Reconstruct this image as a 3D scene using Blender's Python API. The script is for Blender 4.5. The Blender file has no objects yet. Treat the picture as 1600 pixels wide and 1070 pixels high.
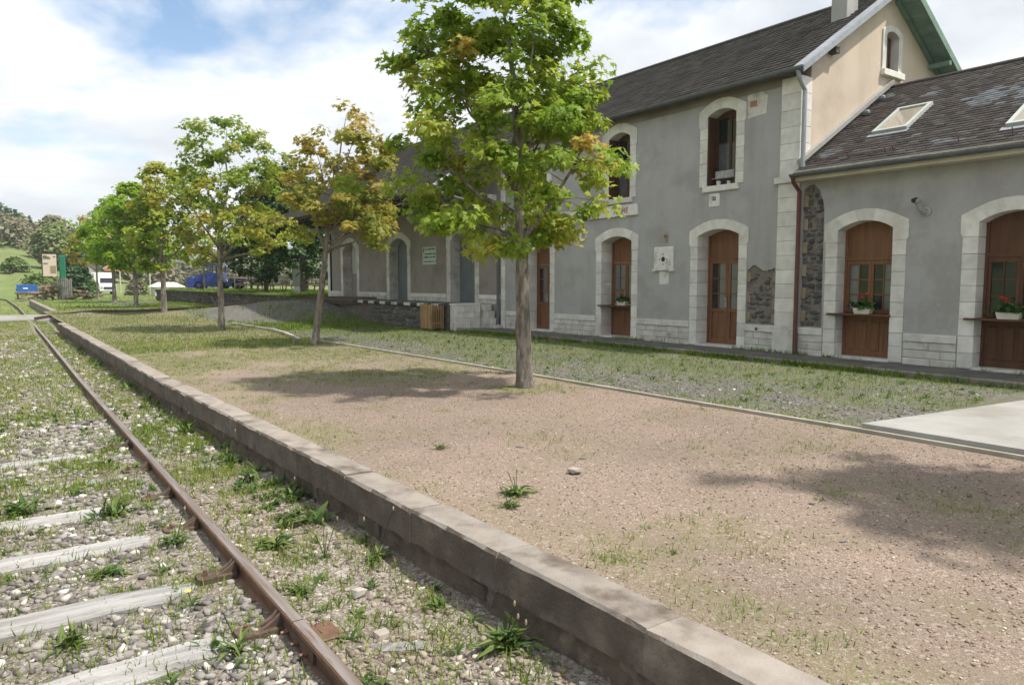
import bpy, math, random
import numpy as np
from mathutils import Vector, Matrix, geometry
R = math.radians
S = bpy.context.scene
COL = S.collection
random.seed(7)
rng = np.random.default_rng(7)

# ------------------------------------------------------------------ camera, sky, sun, exposure
cam = bpy.data.cameras.new('camera'); cam_o = bpy.data.objects.new('camera', cam); COL.objects.link(cam_o)
cam.sensor_width = 36.0; cam.lens = 36 * 1130 / 1600; cam.clip_end = 5000; cam.clip_start = 0.05
cam_o.location = (0, 0, 1.6); cam_o.rotation_euler = (R(90 - 4.755), 0, R(-35.607))
S.camera = cam_o
SUN_DIR = Vector((0.60, -0.80, 0)).normalized()
SUN_EL = R(62)
w = bpy.data.worlds.new('World'); S.world = w; w.use_nodes = True
nt = w.node_tree; nt.nodes.clear()
def N(t, typ, **kw):
    n = t.nodes.new(typ)
    for k, v in kw.items():
        if k.startswith('i_'): n.inputs[k[2:].replace('_', ' ')].default_value = v
        else: setattr(n, k, v)
    return n
def L(t, a, b): t.links.new(a, b)
sky = N(nt, 'ShaderNodeTexSky', sky_type='NISHITA', sun_disc=False, sun_elevation=SUN_EL,
        sun_rotation=math.atan2(SUN_DIR.x, SUN_DIR.y), altitude=900, air_density=1.0, dust_density=0.6)
tc = N(nt, 'ShaderNodeTexCoord'); sep = N(nt, 'ShaderNodeSeparateXYZ'); L(nt, tc.outputs['Generated'], sep.inputs[0])
add = N(nt, 'ShaderNodeMath', operation='ADD'); L(nt, sep.outputs['Z'], add.inputs[0]); add.inputs[1].default_value = 0.22
mx = N(nt, 'ShaderNodeMath', operation='MAXIMUM'); L(nt, add.outputs[0], mx.inputs[0]); mx.inputs[1].default_value = 0.12
dv = N(nt, 'ShaderNodeVectorMath', operation='DIVIDE')
cmb = N(nt, 'ShaderNodeCombineXYZ'); L(nt, mx.outputs[0], cmb.inputs[0]); L(nt, mx.outputs[0], cmb.inputs[1]); cmb.inputs[2].default_value = 1
L(nt, tc.outputs['Generated'], dv.inputs[0]); L(nt, cmb.outputs[0], dv.inputs[1])
mp = N(nt, 'ShaderNodeMapping'); L(nt, dv.outputs[0], mp.inputs[0]); mp.inputs['Location'].default_value = (5.6, 3.6, 0); mp.inputs['Scale'].default_value = (1, 1, 0.6)
n1 = N(nt, 'ShaderNodeTexNoise', i_Scale=1.1, i_Detail=9.0, i_Roughness=0.56, i_Distortion=0.25); L(nt, mp.outputs[0], n1.inputs['Vector'])
r1 = N(nt, 'ShaderNodeValToRGB'); L(nt, n1.outputs[0], r1.inputs[0])
r1.color_ramp.elements[0].position = 0.315; r1.color_ramp.elements[1].position = 0.435
n2 = N(nt, 'ShaderNodeTexNoise', i_Scale=1.5, i_Detail=6.0, i_Roughness=0.5); L(nt, mp.outputs[0], n2.inputs['Vector'])
r2 = N(nt, 'ShaderNodeValToRGB'); L(nt, n2.outputs[0], r2.inputs[0])
r2.color_ramp.elements[0].position = 0.34; r2.color_ramp.elements[0].color = (4.7, 5.0, 5.4, 1)
r2.color_ramp.elements[1].position = 0.64; r2.color_ramp.elements[1].color = (8.3, 8.35, 8.4, 1)
skm = N(nt, 'ShaderNodeMix', data_type='RGBA', blend_type='MULTIPLY'); skm.inputs[0].default_value = 1
L(nt, sky.outputs[0], skm.inputs[6]); skm.inputs[7].default_value = (1.25, 1.3, 1.25, 1)
mixc = N(nt, 'ShaderNodeMix', data_type='RGBA'); L(nt, r1.outputs[0], mixc.inputs[0]); L(nt, skm.outputs[2], mixc.inputs[6]); L(nt, r2.outputs[0], mixc.inputs[7])
bg = N(nt, 'ShaderNodeBackground'); bg.inputs['Strength'].default_value = 0.092; L(nt, mixc.outputs[2], bg.inputs[0])
wo = N(nt, 'ShaderNodeOutputWorld'); L(nt, bg.outputs[0], wo.inputs[0])
sun = bpy.data.lights.new('sun', 'SUN'); sun.energy = 3.5; sun.angle = R(2.0); sun.color = (1.0, 0.94, 0.84)
sun_o = bpy.data.objects.new('sun', sun); COL.objects.link(sun_o)
sd = Vector((SUN_DIR.x * math.cos(SUN_EL), SUN_DIR.y * math.cos(SUN_EL), math.sin(SUN_EL)))
sun_o.rotation_euler = (-sd).to_track_quat('-Z', 'Y').to_euler(); sun_o.location = (20, -20, 40)
S.view_settings.view_transform = 'Standard'; S.view_settings.look = 'None'; S.view_settings.gamma = 1.0
S.view_settings.exposure = 0.82; S.view_settings.use_curve_mapping = False
S.render.engine = 'CYCLES'
S.cycles.max_bounces = 5; S.cycles.diffuse_bounces = 3; S.cycles.glossy_bounces = 2; S.cycles.transmission_bounces = 4
S.cycles.transparent_max_bounces = 6; S.cycles.caustics_reflective = False; S.cycles.caustics_refractive = False
S.cycles.use_denoising = True; S.cycles.use_adaptive_sampling = True; S.cycles.adaptive_threshold = .02

# ------------------------------------------------------------------ noise in numpy
def vnoise(x, y, seed=0):
    x = np.asarray(x, float); y = np.asarray(y, float)
    xi = np.floor(x).astype(np.int64); yi = np.floor(y).astype(np.int64); fx = x - xi; fy = y - yi
    def h(a, b):
        n = (a * 374761393 + b * 668265263 + seed * 982451653) & 0xffffffff
        n = ((n ^ (n >> 13)) * 1274126177) & 0xffffffff
        return ((n ^ (n >> 16)) & 0xffff) / 65535.0
    u = fx * fx * (3 - 2 * fx); v = fy * fy * (3 - 2 * fy)
    return (h(xi, yi) * (1 - u) + h(xi + 1, yi) * u) * (1 - v) + (h(xi, yi + 1) * (1 - u) + h(xi + 1, yi + 1) * u) * v
def fbm(x, y, seed=0, o=4):
    s = 0; a = .5; t = 0
    for k in range(o):
        s = s + a * vnoise(np.asarray(x) * 2 ** k, np.asarray(y) * 2 ** k, seed + k * 17); t += a; a *= .5
    return s / t
def sstep(a, b, x):
    t = np.clip((np.asarray(x, float) - a) / (b - a), 0, 1); return t * t * (3 - 2 * t)

# ------------------------------------------------------------------ materials
MATS = {}
def new_mat(name):
    m = bpy.data.materials.new(name); m.use_nodes = True; t = m.node_tree; t.nodes.clear()
    o = N(t, 'ShaderNodeOutputMaterial'); b = N(t, 'ShaderNodeBsdfPrincipled'); L(t, b.outputs[0], o.inputs[0])
    return m, t, b, o
def mixrgb(t, fac, a, b, blend='MIX'):
    m = N(t, 'ShaderNodeMix', data_type='RGBA', blend_type=blend)
    for sock, v in ((m.inputs[0], fac), (m.inputs[6], a), (m.inputs[7], b)):
        if hasattr(v, 'is_linked') or hasattr(v, 'links'): L(t, v, sock)
        elif isinstance(v, (int, float)): sock.default_value = v
        else: sock.default_value = (*v, 1) if len(v) == 3 else v
    return m.outputs[2]
def ramp(t, src, p0, p1, c0=(0, 0, 0), c1=(1, 1, 1)):
    r = N(t, 'ShaderNodeValToRGB'); L(t, src, r.inputs[0])
    r.color_ramp.elements[0].position = p0; r.color_ramp.elements[1].position = p1
    r.color_ramp.elements[0].color = (*c0, 1); r.color_ramp.elements[1].color = (*c1, 1)
    return r.outputs[0]
def noise(t, vec, scale, detail=5., rough=.55, dist=0.):
    n = N(t, 'ShaderNodeTexNoise', i_Scale=scale, i_Detail=detail, i_Roughness=rough, i_Distortion=dist)
    if vec is not None: L(t, vec, n.inputs['Vector'])
    return n.outputs[0]
def position(t): return N(t, 'ShaderNodeNewGeometry').outputs['Position']
def scaled(t, vec, s):
    m = N(t, 'ShaderNodeMapping'); L(t, vec, m.inputs[0]); m.inputs['Scale'].default_value = s; return m.outputs[0]
def bump(t, b, h, strength=.3, dist=.01):
    n = N(t, 'ShaderNodeBump'); n.inputs['Strength'].default_value = strength; n.inputs['Distance'].default_value = dist
    L(t, h, n.inputs['Height']); L(t, n.outputs[0], b.inputs['Normal'])
def mat(name, c, c2=None, scale=4., rough=.85, bs=.3, bscale=60., bd=.006, rand=.12, stain=None, sscale=1.2, metallic=0., spec=.3, stretch=(1, 1, 1), lo=.38, hi=.62, streak=None):
    if name in MATS: return MATS[name]
    m, t, b, o = new_mat(name)
    p = scaled(t, position(t), stretch)
    col = mixrgb(t, ramp(t, noise(t, p, scale, 6.), lo, hi), c, c2 or tuple(v * .75 for v in c))
    if stain: col = mixrgb(t, ramp(t, noise(t, p, sscale, 7., .62), .53, .68), col, stain)
    if streak:
        col = mixrgb(t, ramp(t, noise(t, scaled(t, p, (1.5, 1.5, .22)), 1., 7., .62), .48, .85), col, streak)
        col = mixrgb(t, ramp(t, noise(t, p, 11., 8., .7), .60, .74), col, tuple(v * 1.12 for v in c))
    if rand:
        oi = N(t, 'ShaderNodeObjectInfo'); mr = N(t, 'ShaderNodeMapRange'); L(t, oi.outputs['Random'], mr.inputs[0])
        mr.inputs[3].default_value = 1 - rand; mr.inputs[4].default_value = 1 + rand
        hs = N(t, 'ShaderNodeHueSaturation'); L(t, mr.outputs[0], hs.inputs['Value']); L(t, col, hs.inputs['Color']); col = hs.outputs[0]
    L(t, col, b.inputs['Base Color']); b.inputs['Roughness'].default_value = rough; b.inputs['Metallic'].default_value = metallic
    b.inputs['Specular IOR Level'].default_value = spec
    if bs: bump(t, b, noise(t, p, bscale, 6., .6), bs, bd)
    MATS[name] = m; return m
def tint_mat(name, cols, rough=.8, transl=0., bs=0., bscale=80., attr='tint', spec=.2, pos_scale=None):
    """colour ramp driven by a per-piece tint stored on the mesh (each piece's own colour)"""
    m, t, b, o = new_mat(name)
    a = N(t, 'ShaderNodeAttribute', attribute_name=attr)
    r = N(t, 'ShaderNodeValToRGB'); L(t, a.outputs['Fac'], r.inputs[0]); e = r.color_ramp.elements
    while len(e) < len(cols): e.new(.5)
    for i, c in enumerate(cols): e[i].position = i / (len(cols) - 1); e[i].color = (*c, 1)
    col = r.outputs[0]
    if pos_scale:
        col = mixrgb(t, ramp(t, noise(t, position(t), pos_scale, 4.), .35, .65), col, mixrgb(t, 1., col, (.72, .74, .7), 'MULTIPLY'))
    L(t, col, b.inputs['Base Color']); b.inputs['Roughness'].default_value = rough; b.inputs['Specular IOR Level'].default_value = spec
    if transl:
        tr = N(t, 'ShaderNodeBsdfTranslucent'); L(t, col, tr.inputs[0]); ms = N(t, 'ShaderNodeMixShader'); ms.inputs[0].default_value = transl
        L(t, b.outputs[0], ms.inputs[1]); L(t, tr.outputs[0], ms.inputs[2]); L(t, ms.outputs[0], o.inputs[0])
    if bs: bump(t, b, noise(t, position(t), bscale, 5.), bs, .01)
    MATS[name] = m; return m

# ------------------------------------------------------------------ object helpers (all geometry is given in world coordinates)
WO = {}
def tag(o, label=None, cat=None, group=None, kind=None):
    if label: o['label'] = label
    if cat: o['category'] = cat
    if group: o['group'] = group
    if kind: o['kind'] = kind
    return o
def link(o, parent, origin, shift=True):
    COL.objects.link(o); WO[o] = Vector(origin)
    if parent is not None:
        o.parent = parent; o.location = Vector(origin) - WO[parent]
    else: o.location = origin
    return o
def empty(name, origin, label=None, cat=None, group=None, kind=None):
    o = bpy.data.objects.new(name, None); o.empty_display_size = .2
    link(o, None, origin); return tag(o, label, cat, group, kind)
class MB:
    def __init__(s): s.v = []; s.f = []
    def add(s, vs, fs):
        k = len(s.v); s.v += [tuple(p) for p in vs]; s.f += [tuple(i + k for i in f) for f in fs]; return s
    def box(s, x0, x1, y0, y1, z0, z1):
        return s.add([(x0, y0, z0), (x1, y0, z0), (x1, y1, z0), (x0, y1, z0), (x0, y0, z1), (x1, y0, z1), (x1, y1, z1), (x0, y1, z1)],
                     [(0, 3, 2, 1), (4, 5, 6, 7), (0, 1, 5, 4), (1, 2, 6, 5), (2, 3, 7, 6), (3, 0, 4, 7)])
    def cbox(s, x0, x1, y0, y1, z0, z1, b=.008, j=0.):
        vs, fs = cbox_data(x0, x1, y0, y1, z0, z1, b)
        if j: vs = [(p[0] + random.uniform(-j, j), p[1] + random.uniform(-j, j), p[2] + random.uniform(-j, j)) for p in vs]
        return s.add(vs, fs)
    def prism(s, poly, axis, a, b):
        """poly: 2D points; axis 'x': (y,z) extruded along x; 'y': (x,z) along y; 'z': (x,y) along z"""
        n = len(poly)
        def P(q, d): return (d, q[0], q[1]) if axis == 'x' else (q[0], d, q[1]) if axis == 'y' else (q[0], q[1], d)
        vs = [P(q, a) for q in poly] + [P(q, b) for q in poly]
        fs = [tuple(range(n)), tuple(range(2 * n - 1, n - 1, -1))] + [(i, i + n, (i + 1) % n + n, (i + 1) % n) for i in range(n)]
        return s.add(vs, fs)
    def tube(s, pts, rads, n=8, cap=True):
        pts = [Vector(p) for p in pts]
        if isinstance(rads, (int, float)): rads = [rads] * len(pts)
        k = len(s.v); ref = Vector((.31, .17, .93))
        for i, p in enumerate(pts):
            d = (pts[min(i + 1, len(pts) - 1)] - pts[max(i - 1, 0)])
            if d.length < 1e-9: d = Vector((0, 0, 1))
            d.normalize(); r = ref if abs(d.dot(ref)) < .95 else Vector((1, 0, 0))
            a = d.cross(r).normalized(); b = d.cross(a)
            for q in range(n):
                t = 2 * math.pi * q / n; s.v.append(tuple(p + (a * math.cos(t) + b * math.sin(t)) * rads[i]))
        for i in range(len(pts) - 1):
            for q in range(n):
                s.f.append((k + i * n + q, k + i * n + (q + 1) % n, k + (i + 1) * n + (q + 1) % n, k + (i + 1) * n + q))
        if cap:
            s.f.append(tuple(k + q for q in range(n))[::-1]); e = k + (len(pts) - 1) * n; s.f.append(tuple(e + q for q in range(n)))
        return s
    def ball(s, c, r, n=8, m=6, sc=(1, 1, 1)):
        k = len(s.v)
        for i in range(m + 1):
            a = math.pi * i / m
            for q in range(n):
                t = 2 * math.pi * q / n
                s.v.append((c[0] + r * sc[0] * math.sin(a) * math.cos(t), c[1] + r * sc[1] * math.sin(a) * math.sin(t), c[2] + r * sc[2] * math.cos(a)))
        for i in range(m):
            for q in range(n): s.f.append((k + i * n + q, k + (i + 1) * n + q, k + (i + 1) * n + (q + 1) % n, k + i * n + (q + 1) % n))
        return s
    def build(s, name, m, parent=None, smooth=False, kind=None, origin=None):
        v = np.array(s.v, float); lo = v.min(0); hi = v.max(0)
        og = Vector(origin) if origin is not None else Vector(((lo[0] + hi[0]) / 2, (lo[1] + hi[1]) / 2, lo[2]))
        me = bpy.data.meshes.new(name); me.from_pydata((v - np.array(og)).tolist(), [], s.f); me.update()
        fix_normals(me)
        if smooth: me.polygons.foreach_set('use_smooth', [True] * len(me.polygons))
        o = bpy.data.objects.new(name, me)
        if m is not None: me.materials.append(MATS[m] if isinstance(m, str) else m)
        link(o, parent, og)
        if kind: o['kind'] = kind
        return o
import bmesh
def fix_normals(me):
    bm = bmesh.new(); bm.from_mesh(me); bmesh.ops.recalc_face_normals(bm, faces=bm.faces); bm.to_mesh(me); bm.free()
def cbox_data(x0, x1, y0, y1, z0, z1, b):
    X = (x0, x1); Y = (y0, y1); Z = (z0, z1); vs = []; idx = {}
    for i in (0, 1):
        for j in (0, 1):
            for k in (0, 1):
                sx, sy, sz = (b, -b)[i], (b, -b)[j], (b, -b)[k]
                for ax, p in enumerate(((X[i], Y[j] + sy, Z[k] + sz), (X[i] + sx, Y[j], Z[k] + sz), (X[i] + sx, Y[j] + sy, Z[k]))):
                    idx[(i, j, k, ax)] = len(vs); vs.append(p)
    fs = []
    for ax in range(3):
        for s in (0, 1):
            c = [(0, 0), (1, 0), (1, 1), (0, 1)]
            def key(p): l = [0, 0, 0]; l[ax] = s; o = [q for q in range(3) if q != ax]; l[o[0]] = p[0]; l[o[1]] = p[1]; return (*l, ax)
            fs.append(tuple(idx[key(p)] for p in c))
    for ax in range(3):      # edges along axis ax
        o = [q for q in range(3) if q != ax]
        for a in (0, 1):
            for c in (0, 1):
                def K(e, face): l = [0, 0, 0]; l[ax] = e; l[o[0]] = a; l[o[1]] = c; return idx[(*l, face)]
                fs.append((K(0, o[0]), K(1, o[0]), K(1, o[1]), K(0, o[1])))
    for i in (0, 1):
        for j in (0, 1):
            for k in (0, 1): fs.append((idx[(i, j, k, 0)], idx[(i, j, k, 1)], idx[(i, j, k, 2)]))
    return vs, fs
def np_mesh(name, V, F, m, parent=None, origin=(0, 0, 0), tint=None, smooth=False, kind=None, attrs=None):
    V = np.asarray(V, np.float32) - np.array(origin, np.float32); F = np.asarray(F, np.int32); k = F.shape[1]
    me = bpy.data.meshes.new(name); me.vertices.add(len(V)); me.vertices.foreach_set('co', V.ravel())
    me.loops.add(F.size); me.loops.foreach_set('vertex_index', F.ravel())
    me.polygons.add(len(F)); me.polygons.foreach_set('loop_start', np.arange(0, F.size, k, dtype=np.int32))
    try: me.polygons.foreach_set('loop_total', np.full(len(F), k, dtype=np.int32))
    except Exception: pass
    if smooth: me.polygons.foreach_set('use_smooth', np.ones(len(F), bool))
    me.update(calc_edges=True)
    if tint is not None:
        a = me.attributes.new('tint', 'FLOAT', 'POINT'); a.data.foreach_set('value', np.asarray(tint, np.float32))
    for nm, val in (attrs or {}).items():
        a = me.attributes.new(nm, 'FLOAT', 'POINT'); a.data.foreach_set('value', np.asarray(val, np.float32))
    me.materials.append(MATS[m] if isinstance(m, str) else m)
    o = bpy.data.objects.new(name, me); link(o, parent, origin)
    if kind: o['kind'] = kind
    return o
def rotmats(n, tilt=.4, full=False, rg=None):
    rg = rg or rng
    if full:
        q = rg.normal(size=(n, 4)); q /= np.linalg.norm(q, axis=1)[:, None]
    else:
        yaw = rg.uniform(0, 2 * np.pi, n); ax = rg.uniform(0, 2 * np.pi, n); th = rg.normal(0, tilt, n)
        qz = np.stack([np.cos(yaw / 2), 0 * yaw, 0 * yaw, np.sin(yaw / 2)], 1)
        qt = np.stack([np.cos(th / 2), np.sin(th / 2) * np.cos(ax), np.sin(th / 2) * np.sin(ax), 0 * th], 1)
        a, b = qt, qz
        q = np.stack([a[:, 0]*b[:, 0]-a[:, 1]*b[:, 1]-a[:, 2]*b[:, 2]-a[:, 3]*b[:, 3], a[:, 0]*b[:, 1]+a[:, 1]*b[:, 0]+a[:, 2]*b[:, 3]-a[:, 3]*b[:, 2],
                      a[:, 0]*b[:, 2]-a[:, 1]*b[:, 3]+a[:, 2]*b[:, 0]+a[:, 3]*b[:, 1], a[:, 0]*b[:, 3]+a[:, 1]*b[:, 2]-a[:, 2]*b[:, 1]+a[:, 3]*b[:, 0]], 1)
    w_, x, y, z = q.T
    return np.stack([np.stack([1-2*(y*y+z*z), 2*(x*y-w_*z), 2*(x*z+w_*y)], 1), np.stack([2*(x*y+w_*z), 1-2*(x*x+z*z), 2*(y*z-w_*x)], 1),
                     np.stack([2*(x*z-w_*y), 2*(y*z+w_*x), 1-2*(x*x+y*y)], 1)], 1)
def scatter(pv, pf, P, M, sc):
    """copies of one small shape -> joined arrays; sc (n,) or (n,3)"""
    pv = np.asarray(pv, float); pf = np.asarray(pf); n = len(P); sc = np.asarray(sc, float)
    if sc.ndim == 1: sc = np.repeat(sc[:, None], 3, 1)
    V = np.einsum('nij,nkj->nki', M, pv[None] * sc[:, None, :]) + np.asarray(P)[:, None, :]
    F = pf[None] + (np.arange(n) * len(pv))[:, None, None]
    return V.reshape(-1, 3), F.reshape(-1, pf.shape[1])
def joined(name, parts, m, **kw):
    Vs = []; Fs = []; Ts = []; k = 0
    for V, F, T in parts: Vs.append(V); Fs.append(F + k); Ts.append(T); k += len(V)
    return np_mesh(name, np.concatenate(Vs), np.concatenate(Fs), m, tint=np.concatenate(Ts), **kw)
def grid_mesh(name, xs, ys, zf, m, kind='structure', attrs=None, smooth=True):
    X, Y = np.meshgrid(xs, ys); Z = zf(X, Y); nx, ny = len(xs), len(ys)
    i = np.arange((nx) * (ny)).reshape(ny, nx)
    F = np.stack([i[:-1, :-1], i[:-1, 1:], i[1:, 1:], i[1:, :-1]], -1).reshape(-1, 4)
    A = {k: f(X, Y).ravel() for k, f in (attrs or {}).items()}
    return np_mesh(name, np.stack([X, Y, Z], -1).reshape(-1, 3), F, m, kind=kind, attrs=A, smooth=smooth)
def ico_stone(seed, flat=.7):
    r = random.Random(seed); t = (1 + 5 ** .5) / 2
    v = [(-1, t, 0), (1, t, 0), (-1, -t, 0), (1, -t, 0), (0, -1, t), (0, 1, t), (0, -1, -t), (0, 1, -t), (t, 0, -1), (t, 0, 1), (-t, 0, -1), (-t, 0, 1)]
    f = [(0, 11, 5), (0, 5, 1), (0, 1, 7), (0, 7, 10), (0, 10, 11), (1, 5, 9), (5, 11, 4), (11, 10, 2), (10, 7, 6), (7, 1, 8), (3, 9, 4), (3, 4, 2), (3, 2, 6), (3, 6, 8), (3, 8, 9), (4, 9, 5), (2, 4, 11), (6, 2, 10), (8, 6, 7), (9, 8, 1)]
    out = []
    for p in v:
        k = r.uniform(.48, 1.22) / 1.902; out.append((p[0] * k * r.uniform(.8, 1.15), p[1] * k * r.uniform(.8, 1.15), p[2] * k * flat))
    return np.array(out), np.array(f)
def cut_stone(seed, flat=.7):
    r = random.Random(seed); v = []
    for i in (-1, 1):
        for j in (-1, 1):
            for k in (-1, 1): v.append((i * r.uniform(.3, .62), j * r.uniform(.3, .62), k * r.uniform(.3, .6) * flat))
    v += [(r.uniform(-.2, .2), r.uniform(-.2, .2), r.uniform(.5, .72) * flat), (r.uniform(.55, .75), r.uniform(-.2, .2), r.uniform(-.1, .2) * flat), (r.uniform(-.2, .2), r.uniform(.5, .75), r.uniform(-.1, .2) * flat), (r.uniform(-.2, .2), -r.uniform(.5, .75), r.uniform(-.1, .2) * flat)]
    q = [(0, 1, 3, 2), None, (0, 4, 6, 2), None, None, None]
    f = [(0, 1, 3), (0, 3, 2), (0, 2, 6), (0, 6, 4), (1, 5, 8), (5, 7, 8), (7, 3, 8), (3, 1, 8), (4, 6, 9), (6, 7, 9), (7, 5, 9), (5, 4, 9), (2, 3, 10), (3, 7, 10), (7, 6, 10), (6, 2, 10), (0, 4, 11), (4, 5, 11), (5, 1, 11), (1, 0, 11)]
    return np.array(v), np.array(f)
STONES = [cut_stone(i, .6 + .1 * (i % 4)) for i in range(8)]

# ------------------------------------------------------------------ layout shared by ground, grass and weeds
RAILX, GAUGE, ZT = 1.275, 1.435, -0.415      # right rail centre, track gauge, ballast level
def kerb_x(y): return np.interp(y, [-4, 2, 4.4, 7, 13, 33.6], [2.44, 2.365, 2.30, 2.25, 2.09, 1.98])
SIDING = [(1.55, 41.7, -.12), (3.6, 41.6, .20), (5.5, 41.0, .17), (7.1, 40.3, .22), (9.2, 38.8, .40), (10.5, 36.6, .62), (11.5, 33.8, .84), (12.15, 30.8, .965), (12.4, 27.2, .965)]
def siding_pts(n=60):
    P = np.array(SIDING); d = np.r_[0, np.cumsum(np.linalg.norm(np.diff(P, axis=0), axis=1))]; s = np.linspace(0, d[-1], n)
    Q = np.stack([np.interp(s, d, P[:, k]) for k in range(3)], 1)
    for _ in range(6): Q[1:-1] = (Q[:-2] + 2 * Q[1:-1] + Q[2:]) / 4
    return Q
SP = siding_pts()
def siding_bank(x, y):
    x = np.asarray(x, float); y = np.asarray(y, float)
    d = np.full(x.shape, 1e9); zz = np.zeros(x.shape)
    for p in SP[8:]:
        q = (x - p[0]) ** 2 + (y - p[1]) ** 2; c = q < d; d = np.where(c, q, d); zz = np.where(c, p[2], zz)
    d = np.sqrt(d); side = (x - 11.6) + (y - 28.2) * .28          # >0 : behind the siding
    fall = np.where((side > 0) & (x > 10), 1.0, 1 - sstep(.5, 3.2, d))
    return np.maximum(zz - .10, 0) * fall * sstep(25.0, 32.0, y) * sstep(72, 50, y)
def yard_z(x, y):
    x = np.asarray(x, float); y = np.asarray(y, float)
    base = .07 * sstep(7.8, 11.5, x) * sstep(26, 15, y)
    return np.maximum(siding_bank(x, y), base) + .018 * (fbm(x * 1.5, y * 1.5, 5) - .5) - .006
def platform_z(x, y): return siding_bank(x, y) + .016 * (fbm(x * 1.3, y * 1.3, 3) - .5) - .002
def bed_z(x, y):
    z = ZT + .05 * (fbm(x * 1.2, y * 1.2, 9) - .5)
    z = z + .05 * sstep(.75, 1.05, x) * sstep(1.75, 1.4, x)
    return z + .03 * sstep(1.6, 2.2, x) + .12 * sstep(33, 39, y)
def plat_grass(x, y):
    n = fbm(x * .9, y * .7, 21); n2 = fbm(x * 3.1, y * 2.6, 33)
    far = sstep(7., 21, y) * .50
    edge = .16 * np.exp(-(x - kerb_x(y) - .4) ** 2 / .12) + .06 * np.exp(-(x - 7.3) ** 2 / .05)
    tr = 0
    for tx, ty in ((6.54, 8.8), (6.7, 18.1), (6.17, 25.3), (5.4, 11.5)): tr = tr + .42 * np.exp(-((x - tx) ** 2 + (y - ty) ** 2) / (.35 if ty != 11.5 else 1.4))
    return np.clip((n * .65 + n2 * .35 + far + edge + tr - .515) * 2.7, 0, 1)
def yard_grass(x, y):
    n = fbm(x * .7, y * .5, 41); n2 = fbm(x * 3., y * 2.4, 43)
    g = n * .6 + n2 * .4 + .22 * sstep(8.1, 10.5, x) - .20 * np.exp(-((x - 10.9) ** 2) / .15) * sstep(7, 4, y) + .15 * sstep(20, 24, y) * sstep(9, 11, x) * sstep(30, 26, y)
    g = g - .26 * sstep(26.5, 30, y) * sstep(7.6, 8.6, x) * sstep(40, 36, y)
    return np.clip((g - .345) * 3.4, 0, 1)
def bed_grass(x, y):
    n = fbm(x * 1.1, y * .8, 61); n2 = fbm(x * 3.5, y * 3.0, 63)
    return np.clip((n * .5 + n2 * .5 + .34 * sstep(5.5, 16, y) + .06 * np.exp(-(x - 1.85) ** 2 / .1) - .57) * 4.0, 0, 1)

# ------------------------------------------------------------------ ground materials
def ground_mat(name, cols, soil, grass_c, cell=70., grass_attr=True, bs=.7):
    """granular ground: cell noise gives each grain a colour of its own; 'grass' (mesh attribute) is the turf cover"""
    m, t, b, o = new_mat(name); p = position(t)
    v = N(t, 'ShaderNodeTexVoronoi', i_Scale=cell); L(t, p, v.inputs['Vector'])
    sp = N(t, 'ShaderNodeSeparateColor'); L(t, v.outputs['Color'], sp.inputs[0])
    r = N(t, 'ShaderNodeValToRGB'); L(t, sp.outputs[0], r.inputs[0]); e = r.color_ramp.elements
    while len(e) < len(cols): e.new(.5)
    for i, (q, c) in enumerate(cols): e[i].position = q; e[i].color = (*c, 1)
    v2 = N(t, 'ShaderNodeTexVoronoi', i_Scale=cell * .37); L(t, p, v2.inputs['Vector'])
    sp2 = N(t, 'ShaderNodeSeparateColor'); L(t, v2.outputs['Color'], sp2.inputs[0])
    col = mixrgb(t, ramp(t, noise(t, p, 1.1, 7., .6), .4, .62), r.outputs[0], mixrgb(t, .6, r.outputs[0], soil))
    col = mixrgb(t, ramp(t, sp2.outputs[1], .90, .95), col, mixrgb(t, .5, col, cols[-1][1]))
    col = mixrgb(t, ramp(t, noise(t, p, .35, 4.), .42, .6), col, mixrgb(t, 1., col, (.86, .87, .88), 'MULTIPLY'))
    if grass_attr:
        a = N(t, 'ShaderNodeAttribute', attribute_name='grass')
        mm = N(t, 'ShaderNodeMath', operation='MULTIPLY'); L(t, a.outputs['Fac'], mm.inputs[0])
        L(t, ramp(t, noise(t, p, 30., 6., .75), .42, .66), mm.inputs[1])
        gc = mixrgb(t, noise(t, p, 6., 4.), grass_c[0], grass_c[1])
        col = mixrgb(t, mm.outputs[0], col, gc)
    L(t, col, b.inputs['Base Color']); b.inputs['Roughness'].default_value = .95; b.inputs['Specular IOR Level'].default_value = .15
    ad = N(t, 'ShaderNodeMath', operation='ADD'); L(t, v.outputs['Distance'], ad.inputs[0]); L(t, noise(t, p, cell * 1.3, 4.), ad.inputs[1])
    bump(t, b, ad.outputs[0], bs, .012)
    MATS[name] = m; return m
GR = ((.105, .14, .034), (.165, .175, .055))
ground_mat('pink_gravel', [(0, (.145, .107, .09)), (.3, (.215, .16, .13)), (.62, (.25, .19, .156)), (.86, (.285, .222, .184)), (1, (.43, .365, .31))], (.205, .165, .125), GR, 150., bs=.35)
ground_mat('grey_gravel', [(0, (.05, .05, .05)), (.35, (.11, .107, .103)), (.7, (.155, .15, .145)), (1, (.28, .275, .265))], (.14, .125, .095), GR, 60.)
ground_mat('ballast_soil', [(0, (.09, .075, .065)), (.4, (.225, .197, .165)), (.75, (.29, .26, .222)), (1, (.46, .43, .39))], (.215, .175, .132), GR, 60., bs=.8)
ground_mat('pale_crossing', [(0, (.22, .21, .195)), (.5, (.30, .29, .275)), (1, (.38, .37, .35))], (.25, .235, .21), GR, 40., grass_attr=False, bs=.3)
mat('meadow', (.105, .16, .042), (.165, .19, .065), .25, .95, .4, 20., .03, 0, (.155, .165, .055), .06)
mat('far_field', (.095, .145, .085), (.13, .15, .09), .02, .95, 0, rand=0, stain=(.06, .085, .07), sscale=.012)
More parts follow.
